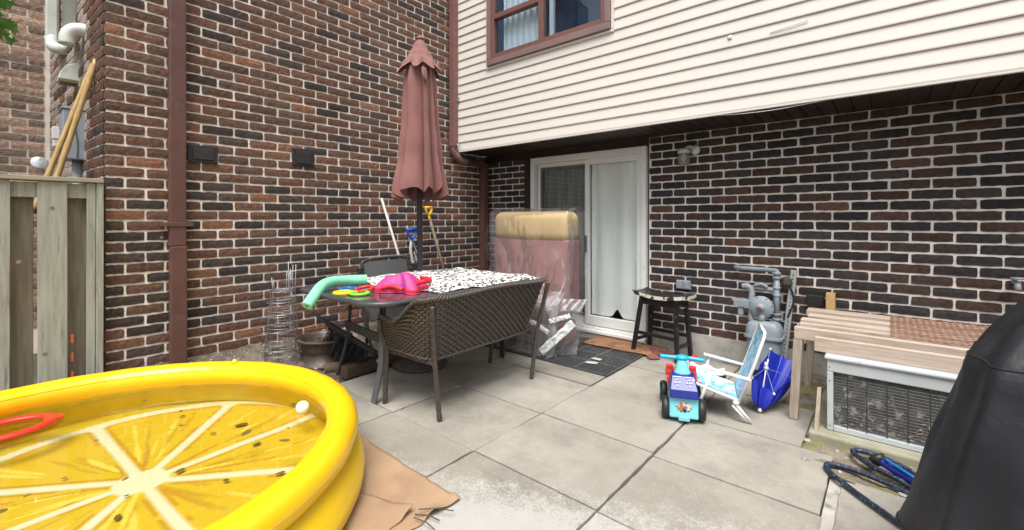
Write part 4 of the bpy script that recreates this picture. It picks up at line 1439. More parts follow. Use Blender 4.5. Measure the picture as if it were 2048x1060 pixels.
# braided rim
bra = MB()
for ph in (0, 2.09, 4.19):
    P = []
    for q in range(361):
        t = q / 360
        c = shell(t, 1)
        (_, nrm) = path2(t, 1)
        a = ph + q * 0.62
        P.append(c + Vector((nrm[0] * 0.013 * math.cos(a), nrm[1] * 0.013 * math.cos(a), 0.004 + 0.011 * math.sin(a))))
    bra.tube(P, 0.0078, 6)
bra.build('braided_rim', M_wick, we, smooth=True)
lo = MB()
for ph in (0, 3.14):
    P = []
    for q in range(241):
        t = q / 240
        c = shell(t, 0)
        (_, nrm) = path2(t, 0)
        a = ph + q * 0.7
        P.append(c + Vector((nrm[0] * 0.007 * math.cos(a), nrm[1] * 0.007 * math.cos(a), 0.006 * math.sin(a))))
    lo.tube(P, 0.006, 6)
lo.build('lower_braid', M_wick, we, smooth=True)


def wrapped(pts, r0):
    P = [Vector(p) for p in pts]
    out = []
    for p, q in zip(P, P[1:]):
        n = max(4, int((q - p).length / 0.006))
        out += [p.lerp(q, i / n) for i in range(n)]
    out.append(P[-1])
    return MB().tube(out, [r0 + (0.0016 if i % 2 else -0.0012) + (0.001 * math.sin(i * 0.7)) for i in range(len(out))], 10)


for pts in ([(-2.075, 1.70, 0.74), (-2.115, 1.735, 0.56), (-2.135, 1.765, BZ), (-2.14, 1.81, 0.0)], [(-2.055, 2.845, 0.76), (-2.095, 2.815, 0.55), (-2.125, 2.795, BZ), (-2.16, 2.765, 0.0)],
            [(-2.61, 1.685, 0.59), (-2.625, 1.7, 0.5), (-2.60, 1.735, BZ), (-2.635, 1.745, 0.0)], [(-2.61, 2.85, 0.59), (-2.62, 2.84, 0.5), (-2.61, 2.81, BZ), (-2.67, 2.83, 0.0)]):
    wrapped(pts, 0.0165).build('leg', M_wick, we, smooth=True)
for a_, b_ in (((-2.61, 1.76, 0.36), (-2.15, 1.78, 0.36)), ((-2.61, 2.8, 0.36), (-2.15, 2.78, 0.36)), ((-2.62, 1.76, 0.36), (-2.62, 2.8, 0.36))):
    wrapped([a_, b_], 0.014).build('seat_rail', M_wick, we, smooth=True)
MB().box(-2.61, 1.77, 0.365, -2.17, 2.79, 0.39).build('seat', M_wick, we, bev=0.01)
wrapped([(-2.63, 1.76, 0.2), (-2.9, 1.86, 0.205)], 0.012).build('stretcher', surf('pale_wicker', (0.3, 0.27, 0.22), None, 0.5), we, smooth=True)

# ================================================================ POOL
PC = Vector((-2.56, 0.205, 0))
pool = thing('paddling_pool', 'round yellow inflatable paddling pool printed with a lemon slice', 'paddling pool', tuple(PC))
M_py = surf('glossy_yellow_vinyl', (0.9, 0.545, 0.006), (0.87, 0.51, 0.006), 0.28, 3, spec=0.5)
RR, RT, RZZ = 1.05, 0.072, 0.272


def ringpt(u, v):
    th, ph = 2 * math.pi * u, 2 * math.pi * v
    w = 1 + 0.012 * math.sin(3 * th + 0.5)
    pk = max(0, math.cos(ph - 2.6)) ** 6
    t = RT * (1 + 0.012 * math.sin(29 * th + 2 * math.sin(5 * th)) + 0.05 * pk * nz(th * 17, 0.5))
    return (PC.x + (RR * w + t * math.cos(ph)) * math.cos(th), PC.y + (RR * w + t * math.cos(ph)) * math.sin(th), RZZ + 0.01 * math.sin(2 * th) + t * math.sin(ph))


ir_ = MB().grid(ringpt, 288, 28, cu=True).build('inflated_ring', M_py, pool, smooth=True)
for ph_ in (2.62, -0.55):
    P = []
    for q in range(180):
        c = Vector(ringpt(q / 180, (ph_ / (2 * math.pi)) % 1.0))
        P.append(c)
    MB().tube(P, 0.0028, 6, True).build('weld_seam', M_py, ir_, smooth=True)
MB().lathe([(0.022, 0), (0.022, 0.004), (0.012, 0.006), (0.011, 0.016), (0.0001, 0.018)], Vector(ringpt(0.36, 0.27)), 16).build('valve', M_py, ir_, smooth=True)
prof = [(1.065, 0.222), (1.1, 0.195), (1.135, 0.15), (1.155, 0.1), (1.15, 0.06), (1.12, 0.03), (1.08, 0.015)]


def wall(u, v):
    th = 2 * math.pi * u
    i = v * (len(prof) - 1)
    k = min(int(i), len(prof) - 2)
    t = i - k
    r = prof[k][0] + (prof[k + 1][0] - prof[k][0]) * t
    z = prof[k][1] + (prof[k + 1][1] - prof[k][1]) * t
    r *= 1 + 0.012 * math.sin(3 * th + 0.5) + 0.004 * nz(6 * math.cos(th), 6 * math.sin(th), v)
    return (PC.x + r * math.cos(th), PC.y + r * math.sin(th), z)


MB().grid(wall, 144, 22, cu=True).build('outer_wall', surf('yellow_vinyl_wall', (0.8, 0.52, 0.01), (0.76, 0.48, 0.01), 0.35, 3), pool, smooth=True)
MB().grid(lambda u, v: (PC.x + (0.985 + 0.09 * v) * (1 + 0.012 * math.sin(6 * math.pi * u + 0.5)) * math.cos(2 * math.pi * u), PC.y + (0.985 + 0.09 * v) * (1 + 0.012 * math.sin(6 * math.pi * u + 0.5)) * math.sin(2 * math.pi * u), 0.25 - 0.19 * v), 144, 6, cu=True).build('inner_wall', surf('yellow_vinyl_inside', (0.6, 0.43, 0.02), None, 0.4), pool, smooth=True)
HUB = (-2.60, 0.44)
fl = MB()
cols = []
NA, NRD = 360, 120
rr = random.Random(8)
streaks = []
for s_ in range(8):
    for q in range(9):
        streaks.append((s_, rr.uniform(0.2, 0.72), rr.uniform(0.06, 0.22), rr.uniform(-0.3, 0.3), rr.choice((0, 1, 1, 2)), rr.uniform(0.006, 0.014)))


def pool_col(x, y):
    dx, dy = x - HUB[0], y - HUB[1]
    r = math.hypot(dx, dy)
    th = math.degrees(math.atan2(dy, dx)) - 4
    a = (th + 22.5) % 45 - 22.5
    sec = int(((th % 360) // 45))
    am = (th % 45) - 22.5
    dsp = abs(r * math.sin(R(a))) - (0.012 + 0.007 * r)
    e = 0.05
    d1, d2 = dsp, 0.84 - r
    # rounded corner between spoke and rind
    if d1 < e and d2 < e:
        d = e - math.hypot(e - d1, e - d2)
    else:
        d = min(d1, d2)
    d = min(d, r - 0.1)
    yel = (0.6, 0.4, 0.02)
    if r > 0.895:
        return (0.58, 0.41, 0.02)
    if d < 0:
        return (0.66, 0.63, 0.5)
    c = yel
    if d < 0.012:
        t = d / 0.012
        c = tuple(0.62 * (1 - t) + v * t for v in c)
    if 0.014 < d < 0.03 and nz(x * 5, y * 5, 2) > -0.12:
        c = (0.5, 0.26, 0.02)
    for s_, rc, ln, am0, kind, wd in streaks:
        if s_ == sec and abs(r - rc) < ln:
            off = r * math.sin(R(am - am0 * 40 * 1.0))
            wq = wd * (1 - ((r - rc) / ln) ** 2)
            if abs(off) < wq:
                c = ((0.5, 0.25, 0.02), (0.7, 0.54, 0.09), (0.5, 0.31, 0.02))[kind]
    return c


vs = []
for j in range(NRD + 1):
    r = 1.075 * j / NRD
    for i in range(NA):
        t = 2 * math.pi * i / NA
        x, y = PC.x + r * math.cos(t), PC.y + r * math.sin(t)
        vs.append((x, y, 0.062 + 0.006 * nz(x * 2.5, y * 2.5) + 0.01 * (r / 1.075) ** 6))
        cols.append((*pool_col(x, y), 1))
fs = []
for j in range(NRD):
    for i in range(NA):
        k = (i + 1) % NA
        fs.append((j * NA + i, (j + 1) * NA + i, (j + 1) * NA + k, j * NA + k))
fl.add(vs, fs)
fl.col = cols
fl.build('printed_floor', attr_mat('lemon_slice_print', 0.5), pool, smooth=True)
m, nt, out = newmat('pool_water')
trn = N(nt, 'ShaderNodeBsdfTransparent', Color=(0.9, 0.92, 0.8, 1))
gls = N(nt, 'ShaderNodeBsdfGlossy', Roughness=0.03)
frn = N(nt, 'ShaderNodeFresnel', IOR=1.33)
two_sided(nt, frn, 1.33)
bp = N(nt, 'ShaderNodeBump', Strength=0.06, Distance=0.01)
nt.links.new(noise_tex(nt, 9, 2), bp.inputs['Height'])
nt.links.new(bp.outputs[0], gls.inputs['Normal'])
nt.links.new(bp.outputs[0], frn.inputs['Normal'])
mxs = nt.nodes.new('ShaderNodeMixShader')
nt.links.new(frn.outputs[0], mxs.inputs[0])
nt.links.new(trn.outputs[0], mxs.inputs[1])
nt.links.new(gls.outputs[0], mxs.inputs[2])
nt.links.new(mxs.outputs[0], out.inputs[0])
WZ = 0.2
MB().add([(PC.x + 0.998 * (1 + 0.012 * math.sin(3 * i * 0.05 + 0.5)) * math.cos(i * 2 * math.pi / 126), PC.y + 0.998 * (1 + 0.012 * math.sin(3 * i * 0.05 + 0.5)) * math.sin(i * 2 * math.pi / 126), WZ) for i in range(126)], [tuple(range(126))]).build('water', m, pool)
# floating leaves and specks
lv = MB()
rr = random.Random(21)
for i in range(48):
    a, r = rr.uniform(0, 6.28), 0.93 * math.sqrt(rr.random())
    s = rr.choice((0.006, 0.008, 0.012, 0.012, 0.018)) * rr.uniform(0.7, 1.2)
    lv.M = Matrix.Translation((PC.x + r * math.cos(a), PC.y + r * math.sin(a), WZ + 0.0015 if i % 2 else 0.075)) @ Matrix.Rotation(rr.uniform(0, 6.28), 4, 'Z') @ Matrix.Diagonal((s * rr.uniform(1.2, 2.2), s, s, 1))
    lv.add([(math.cos(q * 0.785), math.sin(q * 0.785), 0.08 * math.sin(q * 1.57)) for q in range(8)], [tuple(range(8))])
lv.M = None
tag(lv.build('floating_leaves', surf('drowned_leaf', (0.1, 0.085, 0.015), (0.17, 0.1, 0.02), 0.7, 9)), 'small fallen leaves floating in the pool water', 'leaves', kind='stuff')
tag(MB().sphere((-2.47, 1.11, WZ + 0.018), 0.036, 24, 14).build('ball', surf('cream_ball', (0.78, 0.74, 0.6), None, 0.4), smooth=True), 'small cream plastic ball floating at the far pool rim', 'ball')
rt = thing('floating_toy', 'flat red plastic ring toy floating at the left edge of the pool', 'pool toy', (-3.36, 0.05, WZ))
M_rtoy = surf('red_plastic', (0.75, 0.035, 0.02), (0.65, 0.03, 0.02), 0.35, 6)
MB().tube([(-3.36 + 0.155 * math.cos(q * 0.1309) * 0.8, 0.04 + 0.165 * math.sin(q * 0.1309), WZ + 0.012) for q in range(48)], 0.024, 8, True, flat=0.5).build('ring', M_rtoy, rt, smooth=True)
MB().add([(-3.42, 0.17, WZ + 0.006), (-3.3, 0.17, WZ + 0.006), (-3.335, 0.245, WZ + 0.006), (-3.385, 0.245, WZ + 0.006), (-3.42, 0.17, WZ + 0.018), (-3.3, 0.17, WZ + 0.018), (-3.335, 0.245, WZ + 0.018), (-3.385, 0.245, WZ + 0.018)], [(0, 3, 2, 1), (4, 5, 6, 7), (0, 1, 5, 4), (1, 2, 6, 5), (2, 3, 7, 6), (3, 0, 4, 7)]).build('tab', M_rtoy, rt, bev=0.005)

# ---- cardboard under the pool
M_card = surf('brown_cardboard', (0.38, 0.255, 0.155), (0.32, 0.21, 0.13), 0.85, 4, bump=0.35, bscale=18, bdist=0.012, c3=(0.27, 0.16, 0.095), s3=5, t3=(0.58, 0.8))


def sheet(name, A_, B_, C_, D_, curl, label, z0, seed):
    A_, B_, C_, D_ = (Vector(p) for p in (A_, B_, C_, D_))

    def f(u, v):
        p = A_.lerp(B_, u).lerp(D_.lerp(C_, u), v)
        e = 0.012 * nz(u * 14 + seed, v * 14) if (u in (0, 1) or v in (0, 1)) else 0
        ed = max(0, 1 - min(v, 1 - u) * 14)
        z = z0 + 0.004 * nz(p.x * 5 + seed, p.y * 5) + 0.014 * ed * max(0, nz(p.x * 6 + seed, p.y * 6, 3)) - 0.006 * abs(math.sin(p.x * 9 + 2 * p.y)) ** 14
        for (cx, cy, rad, hh) in curl:
            d = math.hypot(p.x - cx, p.y - cy)
            if d < rad:
                z += hh * (1 - d / rad) ** 2
        return (p.x + e, p.y + e * 0.8, max(z, 0.004))
    o = MB().grid(f, 60, 50, flip=True).build(name, M_card, smooth=True)
    md = o.modifiers.new('thick', 'SOLIDIFY')
    md.thickness = 0.004
    md.offset = 1
    return tag(o, label, 'cardboard', 'cardboard under the pool')


sheet('cardboard_sheet', (-2.5, 1.375), (-1.46, 1.355), (-1.50, 0.45), (-2.5, 0.3), ((-1.46, 1.22, 0.09, 0.035), (-2.25, 1.37, 0.08, 0.03), (-1.5, 1.36, 0.05, 0.02)), 'large torn brown cardboard sheet spread on the slabs beside the pool', 0.008, 1.0)
sheet('cardboard_sheet', (-1.98, 1.06), (-1.545, 1.16), (-1.42, 0.5), (-1.9, 0.3), ((-1.54, 1.16, 0.14, 0.03),), 'smaller paler cardboard flap on top of the large sheet', 0.017, 5.0)
tw = MB()
for a_, b_ in (((-1.52, 1.15, 0.02), (-1.42, 1.2, 0.012)), ((-1.5, 1.13, 0.025), (-1.38, 1.15, 0.012)), ((-1.52, 1.17, 0.03), (-1.4, 1.26, 0.03))):
    tw.tube([a_, Vector(a_).lerp(Vector(b_), 0.5) + Vector((0, 0.008, 0.004)), b_], 0.0025, 5)
tag(tw.build('twigs', M_tim), 'few dry twigs on the torn cardboard corner', 'twigs', kind='stuff')
# ================================================================ BY THE DOOR
# ---- wrapped sofa section
M_pinkfab = surf('dusty_pink_upholstery', (0.36, 0.185, 0.175), (0.31, 0.155, 0.148), 0.85, 9, bump=0.1, bscale=200)
M_foam = surf('yellow_foam', (0.62, 0.45, 0.23), (0.57, 0.41, 0.2), 0.9, 5, bump=0.15, bscale=120)
sf = thing('sofa_section', 'high backed dusty pink sofa section with a yellow foam top by the door', 'sofa', (-2.82, 3.6, 0))
SX0, SX1 = -3.31, -2.33


def rbox(x0, y0, z0, x1, y1, z1, name, mat, r=0.05):
    return MB().box(x0, y0, z0, x1, y1, z1).build(name, mat, sf, bev=r, seg=5, smooth=True)


rbox(SX0, 3.56, 0.42, SX1, 3.77, 1.06, 'back', M_pinkfab, 0.03)
rbox(SX0, 3.54, 1.035, SX1, 3.79, 1.335, 'foam_bolster', M_foam, 0.085)
rbox(SX0 + 0.02, 3.36, 0.27, SX1 - 0.02, 3.7, 0.5, 'seat', M_pinkfab, 0.07)
rbox(SX0 + 0.03, 3.4, 0.05, SX1 - 0.03, 3.75, 0.27, 'base', M_pinkfab, 0.02)
# clear plastic sheet taped round it
def plastic(name, lo, hi):
    m, nt, out = newmat(name)
    trn = N(nt, 'ShaderNodeBsdfTransparent', Color=(0.95, 0.96, 0.97, 1))
    dif = N(nt, 'ShaderNodeBsdfDiffuse', Color=(0.9, 0.92, 0.95, 1))
    gls = N(nt, 'ShaderNodeBsdfGlossy', Roughness=0.16)
    bp = N(nt, 'ShaderNodeBump', Strength=0.25, Distance=0.02)
    nt.links.new(noise_tex(nt, 6, 3, rough=0.5, dist=1.0, stretch=(1, 1, 0.6)), bp.inputs['Height'])
    for q in (dif, gls):
        nt.links.new(bp.outputs[0], q.inputs['Normal'])
    lw = N(nt, 'ShaderNodeLayerWeight', Blend=0.35)
    k = ramp(nt, noise_tex(nt, 2.4, 3, rough=0.5, dist=2.0, stretch=(1, 1, 0.7)), [(0.48, (lo, lo, lo)), (0.72, (hi, hi, hi))])
    tl = N(nt, 'ShaderNodeBsdfTranslucent', Color=(0.9, 0.92, 0.95, 1))
    m0 = nt.nodes.new('ShaderNodeMixShader')
    m0.inputs[0].default_value = 0.45
    nt.links.new(dif.outputs[0], m0.inputs[1])
    nt.links.new(tl.outputs[0], m0.inputs[2])
    m1 = nt.nodes.new('ShaderNodeMixShader')
    nt.links.new(k, m1.inputs[0])
    nt.links.new(trn.outputs[0], m1.inputs[1])
    nt.links.new(m0.outputs[0], m1.inputs[2])
    m2 = nt.nodes.new('ShaderNodeMixShader')
    ml = N(nt, 'ShaderNodeMath', operation='MULTIPLY_ADD')
    ml.inputs[1].default_value = 0.45
    ml.inputs[2].default_value = 0.015
    nt.links.new(lw.outputs['Fresnel'], ml.inputs[0])
    nt.links.new(ml.outputs[0], m2.inputs[0])
    nt.links.new(m1.outputs[0], m2.inputs[1])
    nt.links.new(gls.outputs[0], m2.inputs[2])
    nt.links.new(m2.outputs[0], out.inputs[0])
    return m


M_plas = plastic('clear_plastic_sheet', 0.035, 0.17)
M_plas2 = plastic('bunched_plastic', 0.1, 0.45)
ps = thing('plastic_sheet', 'crumpled clear plastic sheet draped over the pink sofa section', 'plastic sheet', (-2.82, 3.5, 0))
PRF = [(3.82, 0.75), (3.82, 1.2), (3.80, 1.34), (3.67, 1.36), (3.54, 1.33), (3.52, 1.2), (3.53, 1.0), (3.53, 0.8), (3.5, 0.65), (3.42, 0.55), (3.35, 0.5), (3.31, 0.4), (3.28, 0.25), (3.25, 0.1), (3.22, 0.02)]
PRP = smoothpath([(0, a, b) for a, b in PRF], 4)


def film(u, v):
    p = PRP[min(len(PRP) - 1, int(round(v * (len(PRP) - 1))))]
    s = (u - 0.5) * 1.1
    x = (SX0 + SX1) / 2 + s
    fold = abs(nz(x * 4 + p.z * 2.5, p.z * 1.5 - x * 2, 1.3)) ** 0.6 * 0.055 + 0.02 * abs(nz(x * 13, p.z * 11, 4))
    w = min(1, max(0, (v - 0.32) * 2.4))
    y = p.y - 0.012 - fold * (0.04 + 0.96 * w) - 0.05 * w * max(0, u - 0.6) * math.sin(v * 9)
    z = p.z + 0.01 + (0.02 * nz(x * 7, 3, p.y * 5) if v > 0.9 else 0)
    e = abs(s) - 0.5
    if e > 0:                       # ends tuck back round the sides
        x = (SX0 + SX1) / 2 + math.copysign(0.497 + 0.01 * nz(p.z * 8, 2, u * 3) + 0.045 * max(0, nz(p.z * 3.3 + 5, u * 4, 1)), s)
        y += e * 2.2
    return (x, y, max(z, 0.018))


MB().grid(film, 110, len(PRP)).build('film', M_plas, ps, smooth=True)


def sidefilm(u, v):
    z = 0.03 + 1.3 * v
    y = 3.25 + 0.55 * u + (0.25 * (1 - min(1, v * 2.4)) * (1 - u) * -0.15)
    if v > 0.42 and u < 0.55:
        y = max(y, 3.52)
    x = SX1 + 0.014 + 0.03 * abs(nz(y * 6, z * 3.5, 2)) + 0.015 * nz(y * 17, z * 12, 6)
    return (x, y, z)


MB().grid(sidefilm, 34, 60).build('side_film', M_plas, ps, smooth=True)


def bulge(u, v):
    z = 0.8 + 0.42 * v
    return (SX0 - 0.02 - 0.12 * math.sin(v * math.pi) * (0.5 + 0.5 * math.sin(u * math.pi)) * (1 + 0.3 * nz(u * 5, v * 6)), 3.5 + 0.2 * u, z)


MB().grid(bulge, 14, 18).build('loose_fold', M_plas, ps, smooth=True)


def bunch(u, v):
    x = -3.0 + 0.75 * u
    z = 0.03 + 0.56 * v
    fold = abs(nz(x * 7 + z * 3, z * 3.5 - x * 4, 7.3)) ** 0.6 * 0.07
    return (x, 3.29 - 0.02 * (1 - v) - fold + 0.12 * max(0, v - 0.82) / 0.18, z)


MB().grid(bunch, 70, 40).build('bunched_film', M_plas2, ps, smooth=True)


def bunch2(u, v):
    x = -2.72 + 0.55 * u + 0.1 * v * (u - 0.5)
    z = 0.02 + 0.5 * v
    fold = abs(nz(x * 9 - z * 5, z * 4 + x * 3, 2.3)) ** 0.6 * 0.06
    return (x, 3.25 + 0.22 * u * u - fold + 0.1 * max(0, v - 0.8) / 0.2, z)


MB().grid(bunch2, 60, 36).build('bunched_film', M_plas2, ps, smooth=True)


def train(u, v):
    x = -3.25 + 0.95 * u
    y = 3.25 - 0.07 * v - 0.04 * nz(u * 6, 1) * v
    return (x, y, 0.02 + 0.05 * (1 - v) * abs(nz(u * 9, v * 2)) + 0.006)


MB().grid(train, 50, 8).build('floor_fold', M_plas2, ps, smooth=True)
M_tape = surf('white_crinkled_tape', (0.7, 0.72, 0.73), (0.5, 0.53, 0.55), 0.35, 14, bump=0.7, bscale=40, bdist=0.01)


def strip(a, b_, w, name, seed, nrm):
    a, b_ = Vector(a), Vector(b_)
    d = (b_ - a).normalized()
    side = d.cross(Vector(nrm)).normalized()

    def f(u, v):
        p = a.lerp(b_, u) + side * (v - 0.5) * w * (1 + 0.35 * nz(u * 5, seed, v))
        return tuple(p + Vector(nrm) * (0.012 * nz(u * 9, v * 3, seed) + 0.008 * nz(u * 21, v * 7, seed)))
    o = MB().grid(f, 30, 8).build(name, M_tape, ps, smooth=True)
    md = o.modifiers.new('thick', 'SOLIDIFY')
    md.thickness = 0.004


strip((-2.62, 3.21, 0.36), (-2.33, 3.235, 0.24), 0.042, 'tape_strip', 1.0, (0.3, -0.95, 0))
strip((-2.37, 3.17, 0.07), (-2.13, 3.33, 0.34), 0.07, 'tape_strip', 2.0, (0.45, -0.85, 0.1))
strip((-2.32, 3.23, 0.34), (-2.17, 3.34, 0.40), 0.042, 'tape_strip', 4.0, (0.45, -0.85, 0.1))

# ---- ribbed rubber mat
M_rub = surf('black_rubber', (0.04, 0.042, 0.045), (0.065, 0.067, 0.07), 0.45, 25)
mat_ = thing('rubber_mat', 'black perforated rubber mat laid in front of the sliding door', 'mat', (-2.45, 3.6, 0))
MX0, MX1, MY0, MY1 = -3.2, -1.715, 3.17, 4.06
bd = MB()
for x0, y0, x1, y1 in ((MX0, MY0, MX1, MY0 + 0.022), (MX0, MY1 - 0.022, MX1, MY1), (MX0, MY0 + 0.0225, MX0 + 0.022, MY1 - 0.0225), (MX1 - 0.022, MY0 + 0.0225, MX1, MY1 - 0.0225)):
    bd.box(x0, y0, 0.001, x1, y1, 0.016)
bd.build('border', M_rub, mat_, bev=0.003)
la = MB()
x = MX0 + 0.036
while x < MX1 - 0.03:
    la.box(x, MY0 + 0.022, 0.002, x + 0.011, MY1 - 0.022, 0.0145)
    x += 0.031
y = MY0 + 0.036
while y < MY1 - 0.03:
    la.box(MX0 + 0.022, y, 0.002, MX1 - 0.022, y + 0.01, 0.0128)
    y += 0.031
lo = la.build('lattice', M_rub, mat_)
lo['kind'] = 'stuff'
M_rub2 = surf('worn_grey_rubber', (0.1, 0.103, 0.107), None, 0.5, 30)
x = MX0 + 0.24
while x < MX1 - 0.1:
    MB().box(x, MY0 + 0.023, 0.002, x + 0.013, MY1 - 0.023, 0.0165).build('rib', M_rub2, mat_)
    x += 0.232
y = MY0 + 0.23
while y < MY1 - 0.1:
    MB().box(MX0 + 0.023, y, 0.002, MX1 - 0.023, y + 0.013, 0.0158).build('rib', M_rub2, mat_)
    y += 0.225
MB().box(MX0 + 0.02, MY0 + 0.02, 0.0005, MX1 - 0.02, MY1 - 0.02, 0.0016).build('backing', M_black, mat_)

# ---- coir doormat, clay pieces, paper scraps
M_coir = surf('brown_coir', (0.3, 0.155, 0.075), (0.2, 0.1, 0.055), 0.95, 9, bump=0.9, bscale=160, bdist=0.006, c3=(0.1, 0.055, 0.04), s3=6, t3=(0.55, 0.72))


def coir(u, v):
    x = -2.34 + 0.72 * u + 0.006 * nz(v * 9, 1)
    y = 3.825 + 0.34 * v + 0.03 * u + 0.006 * nz(u * 12, 2)
    return (x, y, 0.02 + 0.006 * nz(x * 6, y * 6) + (0.012 * max(0, u - 0.85) * 4) - (0.012 if x > MX1 + 0.03 else 0))


o = MB().grid(coir, 50, 26).build('doormat', M_coir, smooth=True)
md = o.modifiers.new('thick', 'SOLIDIFY')
md.thickness = 0.01
md.offset = 1
tag(o, 'small worn brown coir doormat lying on the rubber mat', 'doormat')
M_clay = surf('terracotta', (0.2, 0.075, 0.055), (0.14, 0.05, 0.04), 0.8, 12, bump=0.3)
for (x, y, sx, sy, sz, lab) in ((-1.63, 3.86, 0.06, 0.05, 0.025, 'smaller red brown clay lump at the front edge of the mat'), (-1.63, 4.03, 0.12, 0.075, 0.04, 'larger red brown clay lump under the black stool')):
    tag(MB().grid(lambda u, v: (x + sx * math.cos(6.283 * u) * math.cos(v * 1.57) * (1 + 0.12 * math.sin(u * 19)), y + sy * math.sin(6.283 * u) * math.cos(v * 1.57) * (1 + 0.1 * math.cos(u * 25)), 0.012 + sz * math.sin(v * 1.57) * (1 + 0.2 * math.sin(u * 13))), 28, 8, cu=True).build('clay_piece', M_clay, smooth=True), lab, 'clay piece', 'clay pieces by the doormat')
M_paper = surf('grey_paper', (0.5, 0.49, 0.46), (0.4, 0.39, 0.37), 0.8, 20)
for x, y, a, s, lab in ((-1.97, 3.36, 0.4, 0.055, 'torn pale paper scrap on the rubber mat, nearest the camera'), (-1.985, 3.48, 0.1, 0.05, 'grey paper scrap on the rubber mat behind the torn one')):
    P = [(-1, -0.3), (-0.3, -0.7), (0.9, -0.5), (1.1, 0.1), (0.5, 0.6), (0.1, 0.35), (-0.6, 0.55)]
    tag(MB(frame((x, y, 0.0185), a)).add([(px * s, py * s, 0.004 * (i % 2)) for i, (px, py) in enumerate(P)], [tuple(range(7))]).build('paper_scrap', M_paper), lab, 'paper', 'paper scraps on the rubber mat')

# ---- black saddle stool with chipped paint
st = thing('saddle_stool', 'black wooden saddle stool with white chipped seat edges by the door', 'stool', (-1.6, 4.02, 0))
M_stool = surf('chipped_black_paint', (0.012, 0.012, 0.012), (0.018, 0.018, 0.018), 0.3, 20, c3=(0.7, 0.66, 0.58), s3=26, t3=(0.7, 0.72))
M_edge = surf('worn_seat_edge', (0.72, 0.68, 0.58), (0.6, 0.55, 0.45), 0.6, 14, c3=(0.02, 0.02, 0.02), s3=16, t3=(0.52, 0.56))
sa = R(-9)
SM = frame((-1.585, 4.0, 0), sa)


def seat(u, v):
    x = -0.25 + 0.5 * u
    y = -0.12 + 0.24 * v
    return (x, y, 0.565 + 0.03 * (2 * u - 1) ** 2 - 0.012 * (1 - (2 * v - 1) ** 2))


a = MB(SM).grid(seat, 24, 10)
a.build('seat', M_stool, st, smooth=True)
b_ = MB(SM)
for f in (lambda u, v: tuple(Vector(seat(u, 0)) + Vector((0, -0.002, -0.001 - 0.032 * v))), lambda u, v: tuple(Vector(seat(u, 1)) + Vector((0, 0.002, -0.001 - 0.032 * v)))):
    b_.grid(f, 24, 2)
for f in (lambda u, v: tuple(Vector(seat(0, u)) + Vector((-0.002, 0, -0.001 - 0.032 * v))), lambda u, v: tuple(Vector(seat(1, u)) + Vector((0.002, 0, -0.001 - 0.032 * v)))):
    b_.grid(f, 10, 2)
b_.build('seat_edge', M_edge, st)
MB(SM).grid(lambda u, v: tuple(Vector(seat(u, v)) - Vector((0, 0, 0.033))), 24, 4).build('seat_underside', M_stool, st)
feet = [(-0.26, -0.1), (-0.24, 0.145), (0.19, -0.1), (0.185, 0.15)]
tops = [(-0.17, -0.085), (-0.17, 0.085), (0.165, -0.085), (0.165, 0.085)]
for (fx, fy), (tx, ty) in zip(feet, tops):
    MB(SM).bar((fx, fy, 0.0), (tx, ty, 0.55), 0.034, 0.034, (0, 1, 0)).build('leg', M_stool, st, bev=0.003)


def lerp2(i, h):
    k = h / 0.55
    return (feet[i][0] + (tops[i][0] - feet[i][0]) * k, feet[i][1] + (tops[i][1] - feet[i][1]) * k, h)


for i, j, h in ((0, 2, 0.2), (1, 3, 0.2), (0, 1, 0.13), (2, 3, 0.13), (0, 2, 0.5), (1, 3, 0.5), (0, 1, 0.5), (2, 3, 0.5)):
    MB(SM).bar(lerp2(i, h), lerp2(j, h), 0.018, 0.03 if h < 0.4 else 0.06).build('stretcher' if h < 0.4 else 'apron', M_stool, st, bev=0.002)

# ================================================================ BY THE GAS METER
M_gas = surf('grey_meter_paint', (0.27, 0.31, 0.35), (0.22, 0.255, 0.29), 0.45, 12, c3=(0.13, 0.14, 0.15), s3=26, t3=(0.62, 0.75), bump=0.08)
gm_ = thing('gas_meter', 'grey gas meter with round regulator and pipes on the rear wall', 'gas meter', (-0.77, 4.02, 0))
GY = 4.0
RX = Matrix.Rotation(R(90), 4, 'X')
MB().prism(rrect(-0.885, GY - 0.07, -0.65, GY + 0.09, 0.045, 5), 0.06, 0.31).build('body', M_gas, gm_, bev=0.01)
MB().prism(rrect(-0.905, GY - 0.085, -0.632, GY + 0.1, 0.05, 5), 0.3105, 0.335).build('flange', M_gas, gm_, bev=0.004)
a = MB().grid(lambda u, v: (lambda q, k: (-0.768 + (q[0] + 0.768) * k, GY + 0.008 + (q[1] - GY - 0.008) * k, 0.335 + 0.115 * math.sin(min(1, v * 1.05) * 1.57) ** 0.8))(rrect(-0.895, GY - 0.08, -0.64, GY + 0.095, 0.05, 5)[int(u * 24) % 24], math.cos(v * 1.45) ** 0.5), 24, 9, cu=True)
a.build('cover', M_gas, gm_, smooth=True)
rg = MB()
for r, y in ((0.085, 0.0),):
    rg.lathe([(0.03, -0.04), (0.07, -0.036), (0.078, -0.012), (0.09, -0.009), (0.09, 0.005), (0.08, 0.006), (0.074, 0.012), (0.045, 0.02), (0.03, 0.024), (0.027, 0.028), (0.026, 0.06)], (-0.785, GY - 0.02, 0.555), 28, RX)
rg.build('regulator', M_gas, gm_, smooth=True)
for q in range(8):
    MB().lathe([(0.0055, -0.014), (0.0055, 0.012), (0.003, 0.014)], (-0.785 + 0.083 * math.cos(q * 0.785 + 0.3), GY - 0.022, 0.555 + 0.083 * math.sin(q * 0.785 + 0.3)), 6, RX).build('flange_bolt', M_gas, gm_)
MB().lathe([(0.017, 0), (0.017, 0.01), (0.008, 0.014)], (-0.785, GY - 0.078, 0.555), 12, RX).build('cap', surf('dull_red_cap', (0.22, 0.05, 0.05), None, 0.6), gm_)
